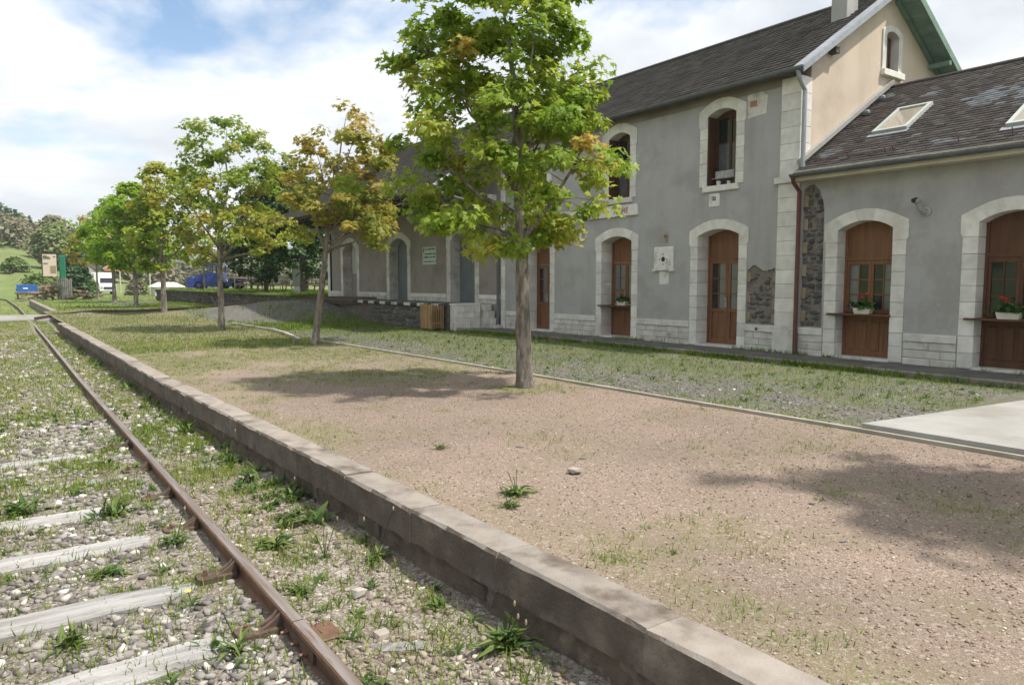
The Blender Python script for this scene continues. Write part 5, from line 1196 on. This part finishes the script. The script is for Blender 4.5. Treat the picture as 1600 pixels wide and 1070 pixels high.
# stone cottage
ct = empty('cottage', (13.6, 150, 0), 'old stone cottage with dark pitched roof beyond the hedge', 'house')
cxx, cz = 13.6, gzz(13.6, 150) - .3
mat('cottage_stone', (.36, .32, .28), (.28, .25, .22), 2., .95, .3, 10., .03, 0, (.5, .48, .45), 1.)
MB().prism([(cxx - 2.3, cz), (cxx + 2.3, cz), (cxx + 2.3, cz + 2.6), (cxx, cz + 4.9), (cxx - 2.3, cz + 2.6)], 'y', 148, 157).build('wall', 'cottage_stone', ct)
for s in (-1, 1): MB().prism([(cxx, cz + 5.15), (cxx + s * 2.8, cz + 2.3), (cxx + s * 2.8, cz + 2.1), (cxx, cz + 4.92)], 'y', 147.5, 157.5).build('roof', 'zinc_dark', ct)
MB().box(cxx - .5, cxx + .4, 147.96, 148.02, cz + 1.2, cz + 2.4).build('window', 'glass_dark', ct)
MB().prism([(cxx + 2.6, cz + 2.2), (cxx + 9, cz + 2.2), (cxx + 5.6, cz + 3.9)], 'y', 152, 160).build('lean_to_roof', 'terracotta', ct)
# white marquee far off
tn = empty('white_marquee', (17.6, 96, 0), 'low white marquee seen just left of the quay wall', 'tent')
tz = .0
MB().prism([(15.9, tz), (19.0, tz), (19.0, tz + 1.05), (15.9, tz + 1.05)], 'y', 96, 99).build('side', 'sign_white', tn)
MB().add([(15.6, 95.7, 1.05), (19.3, 95.7, 1.05), (19.3, 99.3, 1.05), (15.6, 99.3, 1.05), (16.4, 97.5, 1.6), (18.4, 97.5, 1.6)], [(0, 1, 5, 4), (1, 2, 5), (2, 3, 4, 5), (3, 0, 4), (0, 3, 2, 1)]).build('canopy', 'sign_white', tn)
for x, y, h, lb in ((15.0, 118, 7.5, 'slim pale pole standing left of the marquee'), (18.9, 118, 7.0, 'slim pale pole rising behind the marquee')):
    tag(MB().tube([(x, y, gzz(x, y) - .2), (x, y, h)], [.1, .07], 6).build('pole', 'cream_wood'), lb, 'pole')
# hedges, bushes, far trees one can tell apart
bush('bush', 'dark green bush growing before the stone cottage', (10.6, 118), 2.2, 1.5, 3.0, 1400, .42, 'shrub', 1)
bush('hedge_bush', 'low clipped hedge bush right of the conifer', (8.0, 113), 2.2, 1.3, 1.9, 1000, .35, 'shrub', 2)
bush('hedge_bush', 'yellowish hedge bush by the side of the camper van', (9.8, 104), 1.1, 1.0, 1.9, 700, .3, 'shrub', 3)
bush('bush', 'small tawny bush between the camper van and the marquee', (14.4, 100), 1.2, 1.0, 2.0, 600, .3, 'spring_hill', 4)
bush('bush', 'green bush right beside the marquee front', (15.2, 104), 1.5, 1.2, 2.0, 700, .3, 'shrub', 5)
bush('bush', 'broad green bush behind the blue trolley', (5.2, 112), 2.8, 2., 2.6, 1400, .42, 'shrub', 6)
bush('conifer_tree', 'pointed dark conifer right of the green cabinet', (8.1, 100), 1.9, 1.9, 6.4, 2400, .45, 'conifer', 7, 'tree', shape='cone')
bush('broadleaf_tree', 'round light green tree on the hillside above the information panel', (10.6, 176), 4.2, 4., 9.5, 2600, .75, 'shrub_pale', 8, 'tree', shape='tall')
bush('bare_tree', 'bare brownish tree at the foot of the hill right of the round tree', (16.0, 185), 3.6, 3.6, 9.5, 800, .6, 'spring_hill', 9, 'tree', shape='tall')
bush('meadow_bush', 'dark bush alone on the green meadow slope at the picture edge', (3.6, 165), 2.6, 2.6, 2.6, 1000, .5, 'shrub', 10)
for k, (x, y, rx, h) in enumerate(((21, 190, 6, 9), (27, 196, 6, 8), (33, 200, 7, 8), (12.5, 205, 6, 11))):
    bush('hillside_shrub', ('tawny leafless thicket left of the cottage gable', 'tawny thicket above the cottage roof', 'pale thicket right of the cottage on the slope', 'brown thicket behind the round light green tree')[k], (x, y), rx, 5, h, 1100, .9, 'spring_hill', 20 + k, 'thicket')
# woods on the hill, read as one mass
def woods(name, label, xs, ys, n, hmin, hmax, m, cone, seed, per=70, ls=1.5):
    rg = np.random.default_rng(seed); Ps = []; Ms = []; Sc = []; Ts = []
    for k in range(n):
        x = rg.uniform(*xs); y = rg.uniform(*ys); z = gzz(x, y); h = rg.uniform(hmin, hmax); u = rg.random(per) ** .8; a = rg.uniform(0, 2 * np.pi, per)
        wv_ = (1 - u) * .24 * h if cone else np.sqrt(np.clip(1 - (2 * u - 1) ** 2, 0, 1)) * .38 * h
        r = np.sqrt(rg.uniform(.3, 1, per)) * wv_
        Ps.append(np.stack([x + np.cos(a) * r, y + np.sin(a) * r, z + u * h + .3], 1)); Ms.append(leaf_frames(per, rg, np.stack([np.cos(a), np.sin(a), .5 + 0 * a], 1)))
        Sc.append(ls * rg.uniform(.6, 1.3, per)); Ts.append(np.clip(rg.normal(.45, .2) + rg.normal(0, .15, per), 0, 1))
    V, F = scatter(*SL4, np.concatenate(Ps), np.concatenate(Ms), np.concatenate(Sc))
    return tag(np_mesh(name, V, F, m, tint=np.repeat(np.concatenate(Ts), 4), kind='stuff'), label, 'woods')
woods('hill_forest', 'dark conifer forest covering the crest of the hill', (-75, 13), (300, 350), 300, 6, 10, 'conifer', True, 31)
woods('hill_thicket', 'bare brownish woods on the hill below the conifers', (-60, 12), (225, 275), 170, 4, 7, 'spring_hill', False, 32, ls=1.3)
woods('valley_woods', 'line of far trees along the valley floor', (30, 190), (240, 300), 220, 6, 11, 'spring_hill', False, 33)

# ------------------------------------------------------------------ flower boxes on the shelves
tint_mat('geranium_leaf', [(.03, .08, .018), (.05, .12, .025), (.085, .165, .04)], .6, .25)
mat('petal_red', (.45, .025, .02), (.55, .05, .04), 30., .7, 0, rand=0)
RL = (np.array([(0, -.2, 0), (.4, -.1, -.05), (.55, .35, -.1), (.3, .75, -.1), (-.3, .75, -.1), (-.55, .35, -.1), (-.4, -.1, -.05), (0, .3, .04)]), np.array([(i, (i + 1) % 7, 7) for i in range(7)]))
def planter(x, y, z, ln, label, seed, blooms):
    rg = np.random.default_rng(seed); p = empty('flower_box', (x, y, z), label, 'flower box', 'flower boxes on the window shelves')
    MB().prism([(y - ln * .42, z), (y + ln * .42, z), (y + ln * .5, z + .11), (y - ln * .5, z + .11)], 'x', x - .065, x + .065).build('trough', 'planter_white', p)
    n = 150; P = np.stack([x + rg.normal(0, .05, n), y + rg.normal(0, ln * .30, n), z + .10 + np.abs(rg.normal(0, .085, n))], 1); O = P - np.array([x, y, z + .1]); O /= np.linalg.norm(O, axis=1)[:, None] + .01
    V, F = scatter(*RL, P, leaf_frames(n, rg, O), .062 * rg.uniform(.6, 1.3, n)); np_mesh('foliage', V, F, 'geranium_leaf', p, origin=(x, y, z), tint=np.repeat(rg.random(n), 8))
    for k in range(blooms):
        by = y + rg.uniform(-.4, .4) * ln; bz = z + rg.uniform(.26, .38); bx = x - rg.uniform(0, .07); MB().tube([(x, by, z + .1), (bx, by, bz)], .004, 4).build('stalk', 'geranium_leaf', p)
        b = MB()
        for q in range(7): b.ball((bx + rg.normal(0, .014), by + rg.normal(0, .014), bz + rg.normal(0, .01)), .014, 5, 4)
        b.build('bloom', 'petal_red', p)
planter(13.44, 7.30, 1.0, .34, 'white flower box with red geraniums on the annex shelf nearest the drainpipe', 1, 4)
planter(13.44, 4.86, 1.0, .36, 'white flower box with geraniums on the rightmost annex shelf', 2, 4)
planter(13.48, 13.82, .992, .32, 'flower box with leafy geranium on the station counter shelf', 3, 2)
pot = empty('sill_pots', (13.46, 10.6, 3.78), 'small pale pots and a folded cloth on the upper window sill', 'pots')
MB().tube([(13.47, 10.78, 3.775), (13.47, 10.78, 3.875)], [.04, .055], 8).build('pot', 'planter_white', pot); MB().tube([(13.47, 10.50, 3.775), (13.47, 10.50, 3.85)], [.035, .045], 8).build('pot', 'planter_white', pot)
MB().cbox(13.50, 13.56, 10.34, 10.92, 3.93, 4.10, .02, .006).tube([(13.53, 10.29, 3.95), (13.53, 11.03, 3.95)], .012, 6).build('cloth', 'sleeper_wood', pot)

# ------------------------------------------------------------------ ballast, gravel, grass, weeds
def patchy(n, xr, yr, dens, seed, power=1.):
    rg = np.random.default_rng(seed); x = rg.uniform(*xr, n); y = rg.uniform(*yr, n) if power == 1 else yr[0] + (yr[1] - yr[0]) * rg.random(n) ** power
    k = rg.random(n) < dens(x, y); return x[k], y[k], rg
tint_mat('ballast_stone', [(0.078, 0.071, 0.07), (0.145, 0.134, 0.128), (0.224, 0.204, 0.187), (0.324, 0.303, 0.283), (0.581, 0.55, 0.511)], .9, 0, .4, 60.)
tint_mat('buff_stone', [(0.104, 0.086, 0.073), (0.176, 0.145, 0.117), (0.248, 0.207, 0.166), (0.32, 0.275, 0.222), (0.559, 0.517, 0.455)], .9, 0, .4, 60.)
tint_mat('pink_pebble', [(0.114, 0.088, 0.073), (0.194, 0.141, 0.107), (0.246, 0.185, 0.142), (0.299, 0.233, 0.181), (0.528, 0.475, 0.404)], .9)
def stones(name, label, x, y, zf_, smin, smax, m, rg, skew=2.2, tone=.5, sink=.25, cat='gravel', tri=False):
    n = len(x); kk = rg.integers(0, 8, n); s = smin + (smax - smin) * rg.random(n) ** skew; parts = []
    for q in range(8):
        i = np.where(kk == q)[0]
        if not len(i): continue
        z = zf_(x[i], y[i]) + s[i] * (.5 - sink) * .55; P = np.stack([x[i], y[i], z], 1); M = rotmats(len(i), .35, rg=rg)
        V, F = scatter(*STONES[q], P, M, np.stack([s[i] * rg.uniform(.8, 1.4, len(i)), s[i], s[i] * rg.uniform(.6, 1.05, len(i))], 1))
        parts.append((V, F, np.repeat(np.clip(rg.normal(tone, .24, len(i)), 0, 1), 12)))
    return tag(joined(name, parts, m, kind='stuff'), label, cat)
notsl = lambda x, y: np.min(np.abs(y[:, None] - np.array(sy)[None]), 1) > .12
def bd(x, y): return np.clip(1.05 - .55 * bed_grass(x, y), .1, 1) * np.where((np.abs(x - RAILX) < .075), 0, 1) * np.where((x < 1.05) & ~notsl(x, y), .07, 1)
x, y, rg = patchy(26000, (-.8, 1.25), (2.2, 11), lambda x, y: bd(x, y) * (.45 + .55 * (fbm(x * 2, y * 2, 5) > .5)), 101, 1.35)
stones('ballast', 'loose grey and buff ballast stones between the sleepers', x, y, bed_z, .006, .052, 'ballast_stone', rg, 3.6, .52, .25)
x, y, rg = patchy(15000, (1.3, 2.3), (2.2, 11), lambda x, y: bd(x, y) * (.25 + .75 * (fbm(x * 3, y * 3, 6) > .52)), 105, 1.35)
stones('ballast', 'small buff stones on the sandy strip between rail and kerb', x, y, bed_z, .005, .036, 'buff_stone', rg, 4., .5, .25)
x, y, rg = patchy(9000, (-1.5, 2.1), (9, 34), bd, 102, 1.4)
stones('ballast', 'pale ballast showing through grass along the far track', x, y, bed_z, .02, .075, 'ballast_stone', rg, 2., .6)
x, y, rg = patchy(26000, (2.6, 7.4), (1.2, 10), lambda x, y: 1 - .6 * plat_grass(x, y), 103, 1.25)
k = x > kerb_x(y) + .27; stones('gravel', 'fine pinkish gravel spread over the platform', x[k], y[k], platform_z, .003, .013, 'pink_pebble', rg, 2.6, .52, .05)
x, y, rg = patchy(14000, (7.6, 11.9), (1, 19), lambda x, y: (1 - .8 * yard_grass(x, y)) * np.where((y < 4.1) & (x > 7.5), 0, 1), 104, 1.1)
stones('gravel', 'grey stone chippings in the strip between platform and walkway', x, y, yard_z, .010, .032, 'ballast_stone', rg, 2., .34)
# single stones one can point at
for (x, y, s, t_, lb) in ((1.83, 4.26, .075, 'ballast_stone', 'round grey stone alone on the sandy strip beside the rail'), (1.69, 3.62, .075, 'cottage_stone', 'large white stone between rail and kerb'),
                          (1.75, 3.42, .05, 'cottage_stone', 'buff pebble next to the broken plank by the rail'), (3.9, 4.55, .11, 'cottage_stone', 'flat pale stone half sunk in the pink gravel')):
    v, f = STONES[hash(lb) % 1 + int(x * 10) % 8]; zc = (bed_z if x < 2.3 else platform_z)(np.array(x), np.array(y))
    o = MB().add([(x + p[0] * s, y + p[1] * s * .9, float(zc) + s * .3 + p[2] * s * (.85 if x < 2.3 else .35)) for p in v], [tuple(q) for q in f]).build('stone', 'cottage_stone' if t_ == 'ballast_stone' else t_, None); tag(o, lb, 'stone')
b = MB(); xs_ = np.linspace(0, 1, 6)
for u in xs_:
    c = Vector((1.58, 3.52, -.385)).lerp(Vector((1.86, 3.36, -.385)), u); ww = .035 * (1 - .6 * abs(u - .4))
    b.v += [tuple(c + Vector((.03, .05, 0)) * ww * 18), tuple(c + Vector((0, 0, .03))), tuple(c - Vector((.03, .05, 0)) * ww * 18), tuple(c - Vector((0, 0, .05)))]
for i in range(5):
    for q in range(4): b.f.append((i*4+q, i*4+(q+1) % 4, i*4+4+(q+1) % 4, i*4+4+q))
b.f += [(0, 1, 2, 3), (23, 22, 21, 20)]
tag(b.build('plank_fragment', 'sleeper_wood'), 'bleached broken plank fragment lying between rail and kerb', 'plank')
MB_p = MB().cbox(1.345, 1.50, 3.70, 3.92, -.372, -.352, .004).build('tie_plate', 'rail_rust'); tag(MB_p, 'small rusty iron plate lying beside the rail joint', 'plate')
CHIPS = iter(['dark slate chip lying in the middle of the gravel behind the pale flat stone', 'dark slate chip nearest the concrete pad corner side of the gravel', 'slate chip at the upper edge of the gravel shadow', 'dark slate chip in the left part of the right-hand shadow', 'dark slate chip in the centre of the right-hand shadow', 'slate chip just below the right-hand shadow, towards the kerb', 'slate chip between the pale flat stone and the nearest maple', 'slate chip close to the edging by the concrete pad', 'rightmost slate chip on the shadowed gravel', 'slate chip closest to the kerb stones', 'farthest slate chip, towards the nearest maple', 'lowest slate chip near the picture corner'])
for (x, y) in ((4.3, 4.9), (5.05, 4.35), (5.6, 4.1), (4.75, 2.9), (5.4, 2.6), (4.2, 2.35), (4.1, 5.6), (6.3, 3.5), (5.9, 2.2), (3.4, 3.0), (4.95, 6.6), (4.4, 1.95)):
    s = random.uniform(.016, .036); a = random.uniform(0, 3); pl_ = [(x + s * math.cos(a + q) * random.uniform(.5, 1.5), y + s * math.sin(a + q) * random.uniform(.7, 1.2)) for q in (0, .9, 2.6, 3.5)]
    zc = float(platform_z(np.array(x), np.array(y))); tag(MB().prism(pl_, 'z', zc - .004, zc + .007).build('slate_chip', 'basalt'), next(CHIPS), 'slate chip', 'slate chips strewn on the platform')
# grass
tint_mat('grass', [(0.07, 0.126, 0.015), (0.13, 0.21, 0.027), (0.194, 0.263, 0.04), (0.281, 0.289, 0.068), (0.356, 0.299, 0.123)], .7, .35)
BL = (np.array([(-.055, 0, 0), (.055, 0, 0), (.035, .10, .55), (-.035, .10, .55), (0, .34, 1.0)], float), np.array([(0, 1, 2), (0, 2, 3), (3, 2, 4)]))
def grass(name, label, x, y, zf_, hmin, hmax, rg, tone=.45, tilt=.35, wide=1.):
    n = len(x); h = hmin + (hmax - hmin) * rg.random(n) ** 1.6; P = np.stack([x, y, zf_(x, y) - .004], 1); M = rotmats(n, tilt, rg=rg)
    V, F = scatter(*BL, P, M, np.stack([h * 1.0 * wide * rg.uniform(.7, 1.3, n), h * rg.uniform(.6, 2., n), h], 1))
    T = np.clip(tone + .5 * (fbm(x * 1.3, y * 1.3, 77) - .5) + rg.normal(0, .16, n), 0, 1)
    return tag(np_mesh(name, V, F, 'grass', tint=np.repeat(T, 5), kind='stuff'), label, 'grass')
def clump(x, y, rg, k, r):
    return np.repeat(x, k) + rg.normal(0, r, len(x) * k), np.repeat(y, k) + rg.normal(0, r, len(y) * k)
x, y, rg = patchy(16000, (2.4, 7.4), (1.6, 22), lambda x, y: plat_grass(x, y) ** 1.2 * (x > kerb_x(y) + .28), 111, 1.15); x, y = clump(x, y, rg, 9, .035)
grass('platform_grass', 'thin yellowish grass growing in patches on the platform', x, y, platform_z, .012, .06, rg, .42, .55)
x, y, rg = patchy(36000, (2.2, 7.4), (18, 46), lambda x, y: plat_grass(x, y) * (x > kerb_x(y) + .28), 112, 1.2)
grass('platform_grass', 'grass covering the far half of the platform under the trees', x, y, platform_z, .03, .09, rg, .30, .5, wide=1.6)
x, y, rg = patchy(90000, (7.55, 12.05), (1, 30), lambda x, y: yard_grass(x, y) * np.where((y < 4.0), 0 + (x > 12.2), 1), 113, 1.15)
grass('yard_grass', 'weedy grass strip between the platform edging and the walkway', x, y, yard_z, .018, .085, rg, .38, .5)
x, y, rg = patchy(1500, (11.9, 12.06), (1, 19.5), lambda x, y: .25 + .75 * (fbm(x * 2, y * 1.2, 8) > .52), 114); x, y = clump(x, y, rg, 6, .03)
grass('kerb_grass', 'taller fresh grass along the foot of the walkway kerb', np.minimum(x, 12.05), y, yard_z, .05, .17, rg, .25)
x, y, rg = patchy(700, (13.22, 13.36), (3, 19.), lambda x, y: .05 + .95 * (fbm(x * 2, y * 1.1, 18) > .55), 115); x, y = clump(x, y, rg, 6, .03)
grass('wall_grass', 'tufts of grass at the foot of the station wall', np.minimum(x, 13.36), y, lambda a, b_: 0 * a + ZW - .012, .03, .12, rg, .3)
x, y, rg = patchy(15000, (-.9, 2.22), (2.4, 11), lambda x, y: (.12 + bed_grass(x, y)) * np.where(np.abs(x - RAILX) < .09, 0, 1), 116, 1.2); x, y = clump(x, y, rg, 14, .04)
k = np.abs(x - RAILX) > .07; grass('track_grass', 'small dry and green grass tufts among the ballast', x[k], y[k], bed_z, .015, .10, rg, .5, .65)
x, y, rg = patchy(9000, (-2.5, 2.1), (8, 42), lambda x, y: bed_grass(x, y) * np.where(np.abs(x - RAILX - .06) < .09, .15, 1), 117, 1.3); x, y = clump(x, y, rg, 9, .07)
k = np.abs(x - RAILX - .04) > .08; k &= x < kerb_x(y); grass('track_grass', 'grass overgrowing the far track bed', x[k], y[k], bed_z, .03, .11, rg, .5, .5, 1.4)
x, y, rg = patchy(26000, (7.6, 11.8), (24, 60), lambda x, y: np.clip(yard_grass(x, y), .0, 1), 118, 1.2)
grass('bank_grass', 'grass on the bank below the siding and loading platform', x, y, yard_z, .05, .16, rg, .3, wide=1.6)
x, y, rg = patchy(32000, (-6, 30), (47.8, 95), lambda x, y: np.where(x > 2.95, 1, .5) * np.where((x > 11.7) & (y < 71.6), 0, 1), 119, 1.5)
grass('meadow_grass', 'mown grass around the far end of the platform', x, y, ground_z, .05, .16, rg, .42, wide=2.5)
x, y, rg = patchy(16000, (11.85, 20), (35, 70), lambda x, y: 1 + 0 * x, 120, 1.3)
grass('quay_grass', 'grass on top of the stone quay', x, y, lambda a, b_: 0 * a + QZ, .05, .15, rg, .3, wide=2.2)
# weeds one can tell apart
tint_mat('weed', [(.05, .10, .025), (.085, .15, .038), (.13, .19, .05), (.20, .23, .08)], .6, .3)
WL = (np.array([(0, 0, 0), (.06, .22, .09), (.105, .58, .13), (.02, 1., -.05), (-.02, 1., -.05), (-.105, .58, .13), (-.06, .22, .09), (0, .5, .09)], float), np.array([(0, 1, 7), (1, 2, 7), (2, 3, 7), (3, 4, 7), (4, 5, 7), (5, 6, 7), (6, 0, 7)]))
def weed(x, y, r, n, label, seed, stalks=0, flower=False, zf_=bed_z, up=.5, sh=.35):
    rg = np.random.default_rng(seed); n = int(n * 2.2); r *= .8; z = float(zf_(np.array(x), np.array(y))); p = empty('weed', (x, y, z), label, 'plant')
    a = rg.uniform(0, 2 * np.pi, n); el = rg.uniform(.05, 1.0, n) * up * 1.6; tipd = np.stack([np.cos(a) * np.cos(el), np.sin(a) * np.cos(el), np.sin(el)], 1)
    nr = np.stack([-np.cos(a) * np.sin(el), -np.sin(a) * np.sin(el), np.cos(el)], 1); xx = np.cross(tipd, nr); M = np.stack([xx, tipd, nr], 2)
    P = np.stack([x + rg.normal(0, r * .26, n), y + rg.normal(0, r * .26, n), np.full(n, z)], 1); s = r * (.3 + .85 * rg.random(n) ** 1.3)
    V, F = scatter(*WL, P, M, np.stack([s * rg.uniform(.5, 1.3, n), s, s * rg.uniform(.4, 1.6, n)], 1)); np_mesh('leaves', V, F, 'weed', p, origin=(x, y, z), tint=np.repeat(rg.random(n), 8))
    for k in range(stalks):
        d = Vector((rg.normal(0, .3), rg.normal(0, .3), 1)).normalized(); h = sh * rg.uniform(.6, 1.2); t_ = Vector((x, y, z)) + d * h
        MB().tube([(x, y, z), tuple(Vector((x, y, z)) + d * h * .5 + Vector((0, 0, .01))), tuple(t_)], .0028, 4).build('stalk', 'weed', p)
        if flower and k == 0:
            b = MB()
            for q in range(10): aa = q * .628; b.add([tuple(t_), tuple(t_ + Vector((math.cos(aa - .25) * .02, math.sin(aa - .25) * .02, .008))), tuple(t_ + Vector((math.cos(aa + .25) * .02, math.sin(aa + .25) * .02, .008)))], [(0, 1, 2)])
            b.build('flower', 'petal_yellow', p)
        elif not flower: MB().ball(tuple(t_), .008, 5, 4, (1, 1, 2.2)).build('seed_head', 'ochre', p)
def low_weeds(name, label, x, y, zf_, rmin, rmax, rg, per=11):
    n = len(x); r_ = np.repeat(rmin + (rmax - rmin) * rg.random(n) ** 2, per); k = n * per; X_ = np.repeat(x, per); Y_ = np.repeat(y, per); a = rg.uniform(0, 2 * np.pi, k); el = rg.uniform(.05, 1.1, k)
    td = np.stack([np.cos(a) * np.cos(el), np.sin(a) * np.cos(el), np.sin(el)], 1); nr = np.stack([-np.cos(a) * np.sin(el), -np.sin(a) * np.sin(el), np.cos(el)], 1); M = np.stack([np.cross(td, nr), td, nr], 2); s_ = r_ * rg.uniform(.4, 1.1, k)
    V, F = scatter(*WL, np.stack([X_ + rg.normal(0, .2, k) * r_, Y_ + rg.normal(0, .2, k) * r_, zf_(X_, Y_) - .003], 1), M, np.stack([s_ * rg.uniform(.6, 2.0, k), s_, s_], 1))
    return tag(np_mesh(name, V, F, 'weed', tint=np.repeat(np.clip(np.repeat(rg.random(n), per) * .7 + rg.normal(.15, .12, k), 0, 1), 8), kind='stuff'), label, 'weeds')
x, y, rg = patchy(1500, (-.9, 2.2), (2.5, 13), lambda x, y: (.12 + .75 * bed_grass(x, y)) * np.where(np.abs(x - RAILX) < .1, 0, 1), 131, 1.2)
low_weeds('track_weeds', 'low broad-leaved weeds dotted through the ballast', x, y, bed_z, .03, .12, rg)
x, y, rg = patchy(420, (1.85, 2.28), (3, 26), lambda x, y: (.2 + .8 * (fbm(x, y * .8, 4) > .48)) * (x < kerb_x(y) - .03), 132, 1.2)
low_weeds('kerb_weeds', 'leafy weeds in the shade along the foot of the kerb', x, y, bed_z, .05, .2, rg, 14)
x, y, rg = patchy(900, (2.7, 7.3), (2, 16), lambda x, y: plat_grass(x, y) * .8, 133, 1.2)
low_weeds('platform_weeds', 'tiny weeds in the gravel of the platform', x, y, platform_z, .015, .06, rg, 8)
x, y, rg = patchy(1400, (7.6, 12.0), (2, 24), lambda x, y: yard_grass(x, y) * np.where(y < 4, 0, 1), 134, 1.1)
low_weeds('yard_weeds', 'clover and plantain in the grass strip by the walkway', x, y, yard_z, .03, .11, rg, 9)
mat('petal_yellow', (.75, .52, .02), (.8, .6, .05), 30., .7, 0, rand=0)
weed(2.20, 3.13, .24, 34, 'big strap-leaved weed at the foot of the kerb', 1, 3, sh=.42, up=.6)
weed(2.14, 4.66, .17, 22, 'weed growing under the undercut kerb with two tall stalks', 2, 2, sh=.36)
weed(1.52, 4.45, .15, 26, 'leafy green weed hard against the outside of the rail', 3)
weed(1.64, 5.4, .20, 28, 'spreading dandelion rosette between the rail and kerb', 4, 0, up=.45)
weed(.90, 4.62, .12, 14, 'dandelion with one yellow flower on the near sleeper', 5, 1, True, sh=.13)
weed(.98, 3.86, .17, 16, 'broad-leaved weed at the end of the nearest sleeper', 6, 1, sh=.3)
weed(.12, 7.45, .24, 40, 'dense blue-green weed clump beside the fourth sleeper', 7, 0, up=.6)
weed(.55, 5.55, .17, 26, 'green rosette in the ballast between two sleepers', 8, 0, up=.4)
weed(1.02, 5.75, .16, 24, 'feathery weed clump leaning on the inside of the rail', 9, 2, sh=.28, up=.7)
weed(.75, 6.95, .22, 30, 'tall grassy tuft growing over the fourth sleeper', 10, 4, sh=.3, up=.85)
weed(1.88, 4.98, .10, 12, 'thin reddish weed with upright stems near the kerb', 11, 5, sh=.3)
weed(.25, 4.58, .15, 40, 'mossy brownish weed mound beside the second sleeper', 12, 0, up=.7)
weed(2.12, 6.4, .16, 20, 'fresh green weed in the shadow of the kerb, middle one', 13, 1, up=.6)
weed(2.05, 8.2, .20, 24, 'fresh green weed in the shadow of the kerb, farther one', 14, 1, up=.6)
weed(1.98, 10.2, .22, 24, 'bushy weed by the kerb where the grass thickens', 15, 2, up=.7)
weed(3.15, 4.35, .16, 26, 'straggling weed at the inner edge of the kerb', 16, 3, zf_=platform_z, sh=.16, up=.4)
weed(3.45, 6.0, .10, 26, 'small bright green tuft alone on the pink gravel', 17, 0, zf_=platform_z, up=.6)
weed(2.95, 4.15, .12, 20, 'low weed beside the straggling one near the kerb', 18, 2, zf_=platform_z, sh=.14, up=.4)

# ------------------------------------------------------------------ light summer haze in the valley air
hz = MB().box(-1400, 1700, -700, 1650, -16, 110).build('haze', None, None, kind='stuff')
m = bpy.data.materials.new('haze_air'); m.use_nodes = True; t = m.node_tree; t.nodes.clear()
o = N(t, 'ShaderNodeOutputMaterial'); pv = N(t, 'ShaderNodeVolumePrincipled'); pv.inputs['Color'].default_value = (.82, .88, .95, 1); pv.inputs['Density'].default_value = .00035; pv.inputs['Anisotropy'].default_value = .2
L(t, pv.outputs[0], o.inputs['Volume']); hz.data.materials.append(m)
